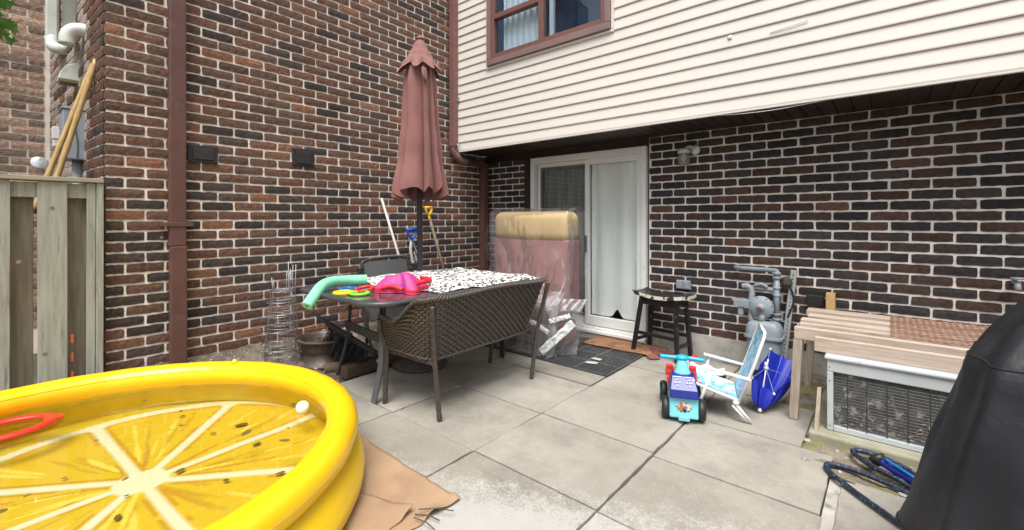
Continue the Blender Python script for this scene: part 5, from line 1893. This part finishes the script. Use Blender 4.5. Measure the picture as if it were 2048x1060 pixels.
MB().tube([(-0.785, GY - 0.02, 0.5), (-0.785, GY - 0.02, 0.44)], 0.03, 12).build('neck', M_gas, gm_, smooth=True)
MB().tube([(-0.69, GY + 0.05, 0.42), (-0.69, GY + 0.06, 0.83)], 0.022, 12).build('riser', M_gas, gm_, smooth=True)
for z, r in ((0.45, 0.034), (0.49, 0.03), (0.64, 0.028), (0.7, 0.029), (0.78, 0.03), (0.815, 0.033)):
    MB().lathe([(r * 0.85, 0), (r, 0.004), (r, 0.018), (r * 0.85, 0.022)], (-0.69, GY + 0.058, z), 12).build('coupling', M_gas, gm_, smooth=True)
MB().tube(smoothpath([(-0.69, GY + 0.06, 0.8), (-0.69, GY + 0.07, 0.835), (-0.73, GY + 0.1, 0.845), (-0.99, GY + 0.13, 0.845), (-1.01, GY + 0.22, 0.845)], 5), 0.018, 10).build('top_pipe', M_gas, gm_, smooth=True)
MB().tube([(-0.69, GY + 0.06, 0.69), (-0.83, GY + 0.04, 0.7), (-0.88, GY + 0.03, 0.7)], 0.019, 10).build('side_pipe', M_gas, gm_, smooth=True)
vl = MB()
vl.tube(smoothpath([(-0.93, GY + 0.02, 0.705), (-0.89, GY + 0.02, 0.71), (-0.86, GY + 0.02, 0.67), (-0.86, GY + 0.01, 0.59), (-0.86, GY, 0.44)], 4), 0.024, 10)
vl.box(-0.985, GY - 0.03, 0.54, -0.87, GY + 0.03, 0.6)
vl.bar((-1.0, GY - 0.01, 0.6), (-0.95, GY - 0.01, 0.575), 0.03, 0.02)
vl.box(-0.955, GY - 0.02, 0.475, -0.915, GY + 0.02, 0.5395)
vl.build('valve', M_gas, gm_, bev=0.004)
MB().tube([(-0.87, GY - 0.01, 0.57), (-0.79, GY - 0.01, 0.56)], 0.02, 10).build('link_pipe', M_gas, gm_, smooth=True)
MB().tube(smoothpath([(-0.84, GY + 0.02, 0.72), (-0.79, GY + 0.02, 0.735), (-0.75, GY + 0.03, 0.71)], 4), 0.013, 8).build('lever', M_gas, gm_, smooth=True)
MB().tube(smoothpath([(-0.66, GY + 0.1, 0.78), (-0.6, GY + 0.12, 0.7), (-0.585, GY + 0.12, 0.6), (-0.62, GY + 0.1, 0.48)], 6), 0.008, 6).build('wire', M_black, gm_)
MB().lathe([(0.03, 0), (0.042, 0.02), (0.04, 0.06), (0.02, 0.075)], (-0.635, GY + 0.13, 0.72), 14).build('bracket', surf('dark_green_cap', (0.06, 0.065, 0.045), None, 0.6), gm_)
# perforated steel post
pp = thing('perforated_post', 'slim perforated galvanised steel post leaning beside the gas meter', 'metal post', (-0.62, 4.1, 0))
a0, a1 = Vector((-0.655, 4.06, 0.03)), Vector((-0.585, 4.16, 0.85))
MB().bar(a0, a1, 0.045, 0.022, (0, 1, 0)).build('channel', surf('galvanised', (0.4, 0.42, 0.43), (0.33, 0.35, 0.36), 0.4, 20, metal=0.4), pp, bev=0.003)
for i in range(26):
    c = a0.lerp(a1, (i + 0.7) / 27) + Vector((0, -0.0125, 0.001))
    MB().lathe([(0.0052, 0), (0.0052, 0.001)], c, 8, RX).build('hole', M_black, pp)

# ---- ride-on toy
TM = frame((-0.965, 2.76, 0), R(24))
M_sky = surf('sky_blue_plastic', (0.2, 0.6, 0.68), (0.18, 0.56, 0.65), 0.3, 5)
M_cyan = surf('bright_blue_plastic', (0.02, 0.4, 0.66), (0.02, 0.36, 0.62), 0.3, 5)
M_navy = surf('navy_plastic', (0.012, 0.025, 0.22), (0.01, 0.02, 0.18), 0.3, 5)
M_tred = surf('toy_red', (0.7, 0.05, 0.03), (0.62, 0.04, 0.03), 0.35, 5)
M_tyre = surf('toy_tyre', (0.018, 0.019, 0.022), None, 0.5)
ty = thing('ride_on_truck', 'blue and red ride on toy truck with handlebar beside the beach chair', 'ride-on toy', (-0.965, 2.77, 0))
MB(TM).add([(-0.085, 0.0, 0.03), (0.085, 0.0, 0.03), (0.085, 0.02, 0.155), (-0.085, 0.02, 0.155), (-0.085, 0.14, 0.03), (0.085, 0.14, 0.03), (0.085, 0.14, 0.155), (-0.085, 0.14, 0.155)],
           [(0, 1, 2, 3), (1, 5, 6, 2), (5, 4, 7, 6), (4, 0, 3, 7), (3, 2, 6, 7), (0, 4, 5, 1)]).build('front_bumper', M_sky, ty, bev=0.01)
MB(TM).box(-0.033, -0.012, 0.018, 0.033, 0.0, 0.05).build('tow_plate', M_sky, ty, bev=0.006)
hd_ = MB(TM).add([(-0.086, -0.012, 0.156), (0.086, -0.012, 0.156), (0.084, 0.0, 0.205), (-0.084, 0.0, 0.205), (-0.07, 0.07, 0.275), (0.07, 0.07, 0.275), (0.086, 0.16, 0.156), (-0.086, 0.16, 0.156), (0.07, 0.16, 0.275), (-0.07, 0.16, 0.275)],
                 [(0, 1, 2, 3), (3, 2, 5, 4), (1, 6, 8, 5, 2), (0, 3, 4, 9, 7), (4, 5, 8, 9), (6, 7, 9, 8), (0, 7, 6, 1)]).build('bonnet', M_navy, ty, bev=0.008)
# buttons on the sloping panel
for cx in (-0.036, 0.034):
    for k in range(5):
        a = k * 1.257
        r = 0.013 if k else 0
        x, t = cx + (0.013 * math.cos(k * 1.571) if k else 0), 0.45 + (0.2 * math.sin(k * 1.571) if k else 0)
        MB(TM).sphere((x, 0.0 + 0.07 * t - 0.002, 0.205 + 0.07 * t + 0.003), 0.0055, 8, 6).build('button', M_white, hd_, smooth=True)
for x0, x1 in ((-0.062, -0.012), (0.01, 0.048)):
    MB(TM).bar((x0, 0.056, 0.2665), (x1, 0.056, 0.2665), 0.004, 0.0025, (0, -0.7, 0.7)).build('print_line', M_white, hd_)
MB(TM).add([(0.052, 0.045, 0.2535), (0.068, 0.046, 0.2545), (0.06, 0.056, 0.2645)], [(0, 1, 2)]).build('print_mark', M_white, hd_)
stem = MB(TM)
stem.grid(lambda u, v: ((0.058 - 0.03 * v ** 0.5) * math.cos(6.283 * u), 0.13 + (0.045 - 0.022 * v) * math.sin(6.283 * u) + 0.02 * v, 0.265 + 0.1 * v), 20, 6, cu=True)
stem.build('steering_column', M_sky, ty, smooth=True)
hb = MB(TM)
hb.tube(smoothpath([(-0.135, 0.14, 0.365), (-0.06, 0.148, 0.361), (0, 0.15, 0.363), (0.06, 0.148, 0.361), (0.135, 0.14, 0.357)], 5), [0.013] * 8 + [0.017] * 5 + [0.013] * 8, 10)
hb.sphere((0, 0.148, 0.363), 0.036, 16, 10, (1.15, 0.9, 0.55))
hb.build('handlebar', M_cyan, ty, smooth=True)
for s in (-1, 1):
    g_ = MB(TM)
    for k in range(5):
        g_.box(s * 0.072 - 0.022, 0.15 + 0.035 * k, 0.19 + 0.028 * (k if k < 3 else 4 - k), s * 0.072 + 0.022, 0.182 + 0.035 * k, 0.235 + 0.026 * (k if k < 3 else 4 - k))
    g_.build('side_guard', M_tred, ty, bev=0.008)
    for yy, rr_ in ((0.07, 0.068), (0.34, 0.068)):
        w = MB(TM @ Matrix.Translation((s * 0.105, yy, rr_)) @ Matrix.Rotation(R(90), 4, 'Y'))
        w.lathe([(0.02, -0.024), (0.055, -0.024), (0.066, -0.014), (0.068, 0), (0.066, 0.014), (0.055, 0.024), (0.02, 0.024)], (0, 0, 0), 24)
        wo2 = w.build('wheel', M_tyre, ty, smooth=True)
        MB(TM @ Matrix.Translation((s * 0.105, yy, rr_)) @ Matrix.Rotation(R(90), 4, 'Y')).lathe([(0.03, -0.026), (0.03, 0.026)], (0, 0, 0), 16).build('hub', M_sky, wo2)
MB(TM).box(-0.075, 0.15, 0.05, 0.075, 0.43, 0.15).build('chassis', M_navy, ty, bev=0.015)
MB(TM).box(-0.07, 0.24, 0.151, 0.07, 0.45, 0.21).build('seat', M_tred, ty, bev=0.025, seg=4)
# many-coloured sticker on the bumper
m, nt, out = newmat('flower_sticker')
b = N(nt, 'ShaderNodeBsdfPrincipled', Roughness=0.4)
g2 = nt.nodes.new('ShaderNodeNewGeometry')
vo = N(nt, 'ShaderNodeTexVoronoi', Scale=70)
nt.links.new(g2.outputs['Position'], vo.inputs['Vector'])
sep = nt.nodes.new('ShaderNodeSeparateColor')
nt.links.new(vo.outputs['Color'], sep.inputs[0])
k = ramp(nt, sep.outputs[0], [(0.0, (0.03, 0.03, 0.04)), (0.2, (0.35, 0.16, 0.06)), (0.4, (0.6, 0.3, 0.3)), (0.58, (0.7, 0.65, 0.6)), (0.75, (0.1, 0.15, 0.4)), (0.9, (0.65, 0.5, 0.3))])
k.node.color_ramp.interpolation = 'CONSTANT'
nt.links.new(k, b.inputs['Base Color'])
nt.links.new(b.outputs[0], out.inputs[0])
P = []
for i in range(22):
    t = 6.283 * i / 22
    r = 0.048 if i % 2 else 0.033
    P.append((r * 1.05 * math.cos(t), 0.0 + 0.0, 0.1 + r * 0.75 * math.sin(t)))
MB(TM).add([(x, 0.16 * (z - 0.03) - 0.0035, z) for x, y, z in P], [tuple(range(22))]).build('sticker', m, ty)

# ---- child's folding beach chair
m, nt, out = newmat('blue_print_fabric')
b = N(nt, 'ShaderNodeBsdfPrincipled', Roughness=0.7)
f = noise_tex(nt, 16, 2, dist=1.5)
k = ramp(nt, f, [(0.4, (0.1, 0.38, 0.68)), (0.47, (0.3, 0.66, 0.78)), (0.55, (0.55, 0.78, 0.85)), (0.6, (0.72, 0.3, 0.48)), (0.64, (0.3, 0.62, 0.8))])
nt.links.new(k, b.inputs['Base Color'])
nt.links.new(b.outputs[0], out.inputs[0])
M_bfab = m
M_wtube = surf('white_enamel_tube', (0.78, 0.78, 0.78), (0.7, 0.7, 0.7), 0.3, 10, c3=(0.5, 0.5, 0.5), s3=40, t3=(0.66, 0.75))
KF, KL = Vector((-0.95, -0.31, 0)), Vector((-0.31, 0.95, 0))
KO = Vector((-0.72, 3.0, 0))


def kp(f, l, z):
    p = KO + KF * f + KL * l
    return (p.x, p.y, z)


kc = thing('beach_chair', 'small white framed folding beach chair with blue patterned fabric', 'beach chair', tuple(KO))
KW = 0.3
SF, SB = 0.28, 0.0             # seat front and back along facing axis
for l in (0, KW):
    MB().tube(smoothpath([kp(0.0, l, 0.135), kp(0.14, l, 0.175), kp(0.26, l, 0.215), kp(0.285, l, 0.235), kp(0.285, l + (0.03 if l == 0 else -0.03), 0.25)], 4), 0.0095, 8).build('seat_rail', M_wtube, kc, smooth=True)
    MB().tube([kp(0.15, l - 0.012 if l == 0 else l + 0.012, 0.3), kp(0.245, l - 0.012 if l == 0 else l + 0.012, 0.012)], 0.0095, 8).build('front_leg', M_wtube, kc, smooth=True)
    MB().tube([kp(0.02, l, 0.12), kp(-0.075, l, 0.01)], 0.009, 8).build('rear_leg', M_wtube, kc, smooth=True)
    MB().tube([kp(0.03, l, 0.1), kp(-0.045, l, 0.02)], 0.008, 8).build('brace', M_wtube, kc, smooth=True)
    MB().bar(kp(0.19, l, 0.318), kp(-0.075, l, 0.27), 0.034, 0.014).build('armrest', M_wtube, kc, bev=0.006)
    MB().tube([kp(-0.0, l, 0.11), kp(-0.09, l, 0.36), kp(-0.145, l, 0.545), kp(-0.15, l + (0.02 if l == 0 else -0.02), 0.565)], 0.0095, 8).build('back_post', M_wtube, kc, smooth=True)
    MB().sphere(kp(0.01, l, 0.12), 0.02, 10, 8, (1, 1, 0.8)).build('hinge', M_wtube, kc, smooth=True)
MB().tube([kp(-0.15, 0.02, 0.565), kp(-0.15, KW - 0.02, 0.565)], 0.0095, 8).build('top_rail', M_wtube, kc, smooth=True)
MB().tube([kp(0.285, 0.03, 0.25), kp(0.285, KW - 0.03, 0.25)], 0.0095, 8).build('front_rail', M_wtube, kc, smooth=True)
MB().tube([kp(0.245, -0.012, 0.012), kp(0.245, KW + 0.012, 0.012)], 0.009, 8).build('front_foot', M_wtube, kc, smooth=True)
MB().grid(lambda u, v: kp(0.0 + 0.28 * u, 0.004 + (KW - 0.008) * v, 0.138 + 0.1 * u - 0.03 * math.sin(math.pi * v) * math.sin(math.pi * u)), 14, 12).build('seat_fabric', M_bfab, kc, smooth=True)
MB().grid(lambda u, v: kp(-0.005 - 0.145 * u, 0.006 + (KW - 0.012) * v, 0.13 + 0.425 * u - 0.0) if True else 0, 16, 10).build('back_fabric', M_bfab, kc, smooth=True)

# ---- child's blue umbrella, half open with its ribs inside out
ku = thing('child_umbrella', 'small royal blue umbrella half open on the ground behind the beach chair', 'umbrella', (-0.6, 3.3, 0))
M_royal = surf('royal_blue_nylon', (0.012, 0.03, 0.44), (0.01, 0.022, 0.34), 0.45, 6, bump=0.2, bscale=18, bdist=0.01)
tip = Vector((-0.645, 3.235, 0.03))
mid = Vector((-0.60, 3.30, 0.2))
rim_ = [(-0.696, 3.259, 0.208), (-0.637, 3.243, 0.171), (-0.569, 3.262, 0.134), (-0.517, 3.372, 0.18), (-0.486, 3.491, 0.191), (-0.507, 3.643, 0.266), (-0.592, 3.663, 0.283), (-0.644, 3.566, 0.341), (-0.682, 3.428, 0.262)]
rim_ = [Vector(p) for p in rim_]


def kum(u, v):
    i = u * 9
    a, c = rim_[int(i) % 9], rim_[(int(i) + 1) % 9]
    t = i - int(i)
    e = a.lerp(c, t)
    cen = Vector((-0.6, 3.43, 0.22))
    e = e + (cen - e) * 0.07 * math.sin(math.pi * t)
    p = tip.lerp(e, v)
    out_ = (e - cen)
    out_.z = 0
    p += out_ * 0.16 * math.sin(math.pi * min(1, v)) ** 1 * (1 - 0.45 * math.sin(math.pi * t)) - Vector((0, 0, 0.03 * math.sin(math.pi * v)))
    p.z = max(p.z, 0.012)
    return tuple(p)


MB().grid(kum, 90, 16, cu=True).build('canopy', M_royal, ku, smooth=True)
for p in (rim_[0], rim_[2], rim_[4], rim_[7]):
    MB().sphere(p, 0.009, 8, 6).build('rib_tip', M_wtube, ku, smooth=True)
    MB().tube([p, Vector((-0.64, 3.4, 0.25))], 0.0018, 5).build('rib', M_greymetal, ku)
MB().tube([tip, (-0.64, 3.4, 0.25), (-0.635, 3.44, 0.3)], 0.005, 8).build('shaft', M_wtube, ku, smooth=True)
MB().lathe([(0.006, 0), (0.016, 0.004), (0.016, 0.016), (0.009, 0.022), (0.013, 0.034), (0.008, 0.05)], (-0.64, 3.4, 0.24), 12).build('runner', M_wtube, ku, smooth=True)
MB().sphere(tip + Vector((0, 0, -0.012)), 0.014, 10, 8).build('ferrule', M_wtube, ku, smooth=True)

# ---- shoe behind the ride-on toy
sh = thing('shoe', 'white shoe with red tongue lying behind the toy truck', 'shoe', (-1.12, 3.75, 0))
HM = frame((-1.13, 3.72, 0), R(25))


def shoe(u, v):
    x = -0.14 + 0.28 * u
    w = 0.045 * math.sin(math.pi * min(1, 0.08 + 0.9 * u)) ** 0.5 * (1 + 0.15 * math.cos(u * 6))
    hgt = 0.085 - 0.045 * u + 0.012 * math.sin(u * 14)
    a = math.pi * v
    return (x, -w * math.cos(a), 0.022 + hgt * math.sin(a) ** 0.7)


MB(HM).grid(shoe, 22, 12).build('upper', M_white, sh, smooth=True)
MB(HM).prism([(x, y * 0.96) for x, y in [(-0.145, -0.03), (-0.1, -0.045), (0.02, -0.048), (0.1, -0.05), (0.148, -0.02), (0.148, 0.02), (0.1, 0.05), (0.02, 0.046), (-0.1, 0.045), (-0.145, 0.03)]], 0.004, 0.022).build('sole', M_black, sh, bev=0.004)
MB(HM).grid(lambda u, v: (-0.13 + 0.09 * u, -0.03 + 0.06 * v, 0.1 + 0.05 * math.sin(u * 3) + 0.012 * math.sin(v * 9)), 8, 6).build('tongue', M_red, sh, smooth=True)

# ================================================================ RACK, AIR CONDITIONER, HOSE, COVERED GRILL
M_pine = surf('weathered_pine', (0.52, 0.43, 0.36), (0.4, 0.32, 0.25), 0.8, 16, stretch=(0.35, 4, 4), bump=0.2, bscale=60, c3=(0.17, 0.11, 0.07), s3=7, t3=(0.62, 0.75))
M_pinev = surf('weathered_pine_upright', (0.46, 0.38, 0.31), (0.33, 0.265, 0.21), 0.8, 16, stretch=(4, 4, 0.35), bump=0.2, bscale=60, c3=(0.15, 0.1, 0.07), s3=7, t3=(0.6, 0.75))
M_brnm = surf('rust_brown_paint', (0.3, 0.13, 0.07), (0.24, 0.1, 0.055), 0.7, 10)
rk = thing('lumber_rack', 'low rack of pine studs with rusty wire mesh over the air conditioner', 'wooden rack', (0.15, 3.7, 0))
RZ0 = 0.585
MB().box(-0.46, 3.265, RZ0 - 0.075, 0.95, 3.303, RZ0).build('front_stud', M_pine, rk, bev=0.004)
MB().box(-0.46, 3.47, RZ0 - 0.06, 0.95, 3.51, RZ0 - 0.012).build('stud', M_pine, rk, bev=0.004)
MB().box(-0.47, 3.6, RZ0 - 0.05, 0.95, 3.69, RZ0 - 0.012).build('stud', M_pine, rk, bev=0.004)
MB().box(-0.45, 3.78, RZ0 - 0.05, 0.95, 3.87, RZ0 - 0.01).build('stud', M_pine, rk, bev=0.004)
MB().box(-0.48, 3.96, RZ0 - 0.05, 0.95, 4.09, RZ0 - 0.006).build('stud', M_pine, rk, bev=0.004)
for x in (-0.44, 0.9):
    MB().box(x - 0.02, 3.305, RZ0 - 0.13, x + 0.02, 4.1, RZ0 - 0.0605).build('cross_stud', M_pine, rk, bev=0.004)
    MB().bar((x - 0.025, 3.29, 0.0), (x + 0.0, 3.285, RZ0 - 0.0755), 0.05, 0.036, (0, 1, 0)).build('leg', M_pinev, rk, bev=0.004)
    MB().bar((x - 0.03, 3.93, 0.0), (x, 3.93, RZ0 - 0.13), 0.045, 0.036, (0, 1, 0)).build('leg', M_pinev, rk, bev=0.004)
    MB().bar((x - 0.0, 3.33, 0.36), (x + 0.0, 3.33, RZ0 - 0.08), 0.045, 0.04, (0, 1, 0)).build('block', M_pinev, rk, bev=0.004)
MB().box(-0.375, 4.12, 0.5, -0.318, 4.2, 0.695).build('end_block', surf('fresh_pine', (0.55, 0.36, 0.17), None, 0.7, 20), rk, bev=0.004)
MB().box(-0.02, 3.32, RZ0 + 0.001, 0.95, 4.085, RZ0 + 0.002) and None
# woven diamond mesh
me_ = MB()
x0, x1, y0, y1 = -0.0, 0.95, 3.31, 4.07
s = 0.05
for sgn in (1, -1):
    c = -2.0
    while c < 3.0:
        # line y - y0 = sgn*(x - x0)*1.0 + c clipped to the rectangle
        pts = []
        for x in (x0, x1):
            y = y0 + sgn * (x - x0) * 0.8 + c
            if y0 <= y <= y1:
                pts.append((x, y))
        for y in (y0, y1):
            x = x0 + (y - y0 - c) / (sgn * 0.8)
            if x0 < x < x1:
                pts.append((x, y))
        if len(pts) >= 2:
            (ax, ay), (bx_, by_) = pts[:2]
            me_.bar((ax, ay, RZ0 + 0.004 + 0.002 * (sgn > 0)), (bx_, by_, RZ0 + 0.004 + 0.002 * (sgn > 0)), 0.0034, 0.0025)
        c += s
mo = me_.build('wire_mesh', M_brnm, rk)
mo['kind'] = 'stuff'

# ---- air conditioner condenser on its pad
M_ac = surf('pale_grey_enamel', (0.5, 0.54, 0.56), (0.45, 0.485, 0.5), 0.4, 6, c3=(0.33, 0.35, 0.35), s3=14, t3=(0.62, 0.8))
ac = thing('air_conditioner', 'pale grey air conditioner condenser with wire grille under the lumber rack', 'air conditioner', (0.1, 3.45, 0))
AX0, AX1, AY0, AY1, AZ0, AZ1 = -0.278, 0.62, 3.115, 3.78, 0.05, 0.475
MB().box(AX0, AY0, AZ1 - 0.09, AX1, AY1, AZ1 - 0.022).build('top_band', M_ac, ac, bev=0.006)
MB().box(AX0 - 0.012, AY0 - 0.012, AZ1 - 0.0215, AX1 + 0.012, AY1 + 0.012, AZ1).build('lid', M_ac, ac, bev=0.008)
for x in (AX0, AX1 - 0.03):
    for y in (AY0, AY1 - 0.03):
        MB().box(x, y, AZ0, x + 0.03, y + 0.03, AZ1 - 0.0905).build('corner_post', M_ac, ac, bev=0.004)
MB().box(AX0 + 0.0305, AY0 + 0.002, AZ0, AX1 - 0.0305, AY0 + 0.03, AZ0 + 0.03).build('bottom_rail', M_ac, ac, bev=0.003)
MB().box(AX0 + 0.002, AY0 + 0.0305, AZ0, AX0 + 0.03, AY1 - 0.0305, AZ0 + 0.03).build('bottom_rail', M_ac, ac, bev=0.003)
# condenser fins, matted with fluff
M_fin = surf('dirty_condenser_fins', (0.075, 0.075, 0.07), (0.15, 0.15, 0.14), 0.6, 22, stretch=(1, 1, 1), c3=(0.42, 0.42, 0.39), s3=24, t3=(0.55, 0.66), bump=0.5, bscale=70)
fn = MB().box(AX0 + 0.02, AY0 + 0.03, AZ0 + 0.01, AX1 - 0.02, AY1 - 0.03, AZ1 - 0.1)
fn.build('coil', M_fin, ac)
wg = MB()
z = AZ0 + 0.045
while z < AZ1 - 0.1:
    wg.tube([(AX0 + 0.03, AY0 + 0.008, z), (AX1 - 0.03, AY0 + 0.008, z)], 0.0017, 5)
    wg.tube([(AX0 + 0.008, AY0 + 0.03, z), (AX0 + 0.008, AY1 - 0.03, z)], 0.0017, 5)
    z += 0.0165
x = AX0 + 0.095
while x < AX1 - 0.05:
    wg.tube([(x, AY0 + 0.0045, AZ0 + 0.03), (x, AY0 + 0.0045, AZ1 - 0.09)], 0.0024, 5)
    x += 0.085
wg.build('wire_grille', M_dkframe, ac)
for x in (AX0 + 0.012, AX0 + 0.014):
    pass
for z in (AZ0 + 0.03, AZ1 - 0.06, AZ1 - 0.14):
    MB().lathe([(0.005, 0), (0.005, 0.002), (0.002, 0.004)], (AX0 + 0.014, AY0, z), 8, RX).build('screw', M_greymetal, ac)
# litter caught behind the grille
lt = MB()
rr = random.Random(14)
for i in range(90):
    x = rr.uniform(AX0 + 0.05, AX1 - 0.1)
    z = AZ0 + 0.03 + 0.11 * rr.random() ** 2 + 0.004
    r = rr.uniform(0.004, 0.014)
    lt.add([(x + rr.uniform(-1, 1) * r * 1.6, AY0 + 0.022 + rr.uniform(-0.006, 0.006), z + rr.uniform(-1, 1) * r) for _ in range(4)], [(0, 1, 2), (0, 2, 3)])
tag(lt.build('leaf_litter', surf('dry_litter', (0.5, 0.48, 0.44), (0.3, 0.16, 0.1), 0.8, 50)), 'dry leaves and fluff caught behind the condenser grille', 'litter', kind='stuff')
tag(MB().box(-0.36, 3.03, -0.03, 0.75, 3.85, 0.0475).build('equipment_pad', surf('mossy_concrete_pad', (0.36, 0.34, 0.27), (0.26, 0.25, 0.18), 0.92, 7, bump=0.5, bscale=60, c3=(0.22, 0.24, 0.1), s3=6, t3=(0.55, 0.7)), bev=0.012), 'low concrete pad beneath the air conditioner', 'concrete pad')
tag(MB().bar((-0.345, 3.19, AZ1 + 0.042), (0.75, 3.19, AZ1 + 0.042), 0.038, 0.084).build('lumber_stud', M_pine, bev=0.004), 'loose pine stud lying along the top of the air conditioner', 'lumber')
tag(MB().box(-0.22, 3.31, AZ1 + 0.003, 0.6, 3.6, AZ1 + 0.012).build('tin_sheet', M_ac), 'pale sheet of tin lying on the air conditioner behind the stud', 'metal sheet')
tag(MB().bar((-0.325, 3.1, 0.03), (-0.315, 3.16, 0.27), 0.07, 0.02, (1, 0, 0)).build('wood_offcut', M_pinev, bev=0.003), 'short wood offcut propped against the left end of the air conditioner', 'wood offcut')

# ---- hose with spray nozzle
m, nt, out = newmat('blue_flecked_hose')
b = N(nt, 'ShaderNodeBsdfPrincipled', Roughness=0.55)
k = ramp(nt, noise_tex(nt, 75, 2), [(0.55, (0.012, 0.016, 0.03)), (0.63, (0.05, 0.11, 0.22))])
nt.links.new(k, b.inputs['Base Color'])
nt.links.new(b.outputs[0], out.inputs[0])
hz = thing('garden_hose', 'dark blue garden hose looped on the slabs with a blue spray nozzle', 'garden hose', (0.0, 2.7, 0))
Q = [(0.3, 2.3, 0.016), (0.08, 2.37, 0.016), (-0.03, 2.46, 0.016), (-0.14, 2.57, 0.016), (-0.225, 2.67, 0.016), (-0.245, 2.735, 0.018), (-0.205, 2.76, 0.02), (-0.13, 2.755, 0.022), (-0.04, 2.735, 0.02), (0.08, 2.69, 0.016), (0.3, 2.6, 0.016)]
MB().tube(smoothpath(Q, 8), 0.0125, 10).build('hose', m, hz, smooth=True)
Q = [(0.35, 2.72, 0.018), (0.16, 2.82, 0.02), (0.05, 2.93, 0.028), (-0.06, 2.985, 0.03), (-0.135, 2.985, 0.03), (-0.15, 2.945, 0.03), (-0.11, 2.87, 0.036), (-0.06, 2.81, 0.04), (0.02, 2.765, 0.036), (0.12, 2.72, 0.02), (0.3, 2.66, 0.016)]
MB().tube(smoothpath(Q, 8), 0.0125, 10).build('hose', m, hz, smooth=True)
nzl = MB().tube(smoothpath([(0.115, 2.725, 0.05), (0.06, 2.765, 0.055), (0.0, 2.81, 0.058), (-0.035, 2.845, 0.065)], 5), [0.017, 0.019, 0.02, 0.02, 0.019, 0.017, 0.017, 0.018, 0.018, 0.017, 0.016, 0.016, 0.016, 0.018, 0.02, 0.022], 12).build('nozzle', M_navy, hz, smooth=True)
tag(nzl, 'blue and black spray nozzle')
MB().lathe([(0.018, -0.03), (0.034, -0.008), (0.036, 0.012), (0.03, 0.018), (0.0001, 0.02)], (-0.048, 2.855, 0.068), 18, Vector((-0.55, 0.25, 0.75)).to_track_quat('Z', 'Y').to_matrix().to_4x4()).build('spray_head', M_black, nzl, smooth=True)
MB().tube(smoothpath([(-0.02, 2.825, 0.09), (0.03, 2.78, 0.084), (0.09, 2.735, 0.074)], 4), 0.007, 8).build('trigger', surf('bright_blue', (0.01, 0.17, 0.5), None, 0.35), nzl, smooth=True)
MB().tube([(0.112, 2.727, 0.05), (0.15, 2.7, 0.045)], 0.015, 12).build('brass_fitting', surf('brass', (0.65, 0.45, 0.12), None, 0.3, metal=0.7), nzl, smooth=True)

# ---- covered grill close to the camera
M_cov = surf('black_vinyl_cover', (0.012, 0.013, 0.017), (0.017, 0.019, 0.024), 0.5, 5, bump=0.3, bscale=9, bdist=0.03, spec=0.32, c3=(0.05, 0.052, 0.056), s3=3, t3=(0.55, 0.9))
gr = thing('covered_grill', 'barbecue under a black vinyl cover at the right edge', 'grill', (0.6, 2.1, 0))
LV = [(0.2, 0.052, 1.80, 2.33), (0.28, 0.072, 1.81, 2.33), (0.45, 0.115, 1.83, 2.33), (0.65, 0.17, 1.86, 2.33), (0.8, 0.21, 1.9, 2.33), (0.9, 0.27, 1.97, 2.32), (1.0, 0.345, 2.06, 2.29), (1.05, 0.42, 2.12, 2.24), (1.06, 0.5, 2.15, 2.2)]


def cover(u, v):
    i = v * (len(LV) - 1)
    k = min(int(i), len(LV) - 2)
    t = i - k
    z, xl, y0, y1 = (LV[k][q] + (LV[k + 1][q] - LV[k][q]) * t for q in range(4))
    xr = 1.45 - (xl - 0.045)
    P = rrect(xl, y0, xr, y1, min(0.014 + 0.04 * v, (y1 - y0) * 0.45), 5)
    n = len(P)
    # spread samples evenly along the outline
    Ls = [0]
    for a in range(n):
        b2 = (a + 1) % n
        Ls.append(Ls[-1] + math.hypot(P[b2][0] - P[a][0], P[b2][1] - P[a][1]))
    s = u * Ls[-1]
    for a in range(n):
        if Ls[a + 1] >= s:
            break
    q = (s - Ls[a]) / max(1e-6, Ls[a + 1] - Ls[a])
    b2 = (a + 1) % n
    x, y = P[a][0] + (P[b2][0] - P[a][0]) * q, P[a][1] + (P[b2][1] - P[a][1]) * q
    cx, cy = (xl + xr) / 2, (y0 + y1) / 2
    d = Vector((x - cx, (y - cy) * 2, 0)).normalized()
    f = (1 - v) ** 1.2 * 0.036 * math.sin(u * 60 + 2 * nz(u * 8, v * 2)) + 0.02 * nz(x * 5, y * 5, z * 4)
    return (x + d.x * f, y + d.y * f, z + 0.012 * nz(x * 6, y * 6, z))


MB().grid(cover, 200, 40, cu=True).build('cover', M_cov, gr, smooth=True)
MB().prism([(0.5, 2.15), (1.0, 2.15), (1.0, 2.2), (0.5, 2.2)], 1.05, 1.062).build('cover_ridge', M_cov, gr, bev=0.005)
for vv in (0.003, 0.52):
    MB().tube([Vector(cover(q / 160, vv)) * 1.0 for q in range(160)], 0.004, 6, True).build('hem' if vv < 0.1 else 'seam', M_cov, gr, smooth=True)
for x in (0.3, 1.2):
    for y in (1.95, 2.25):
        MB().box(x - 0.02, y - 0.02, 0, x + 0.02, y + 0.02, 0.6).build('leg', M_black, gr)
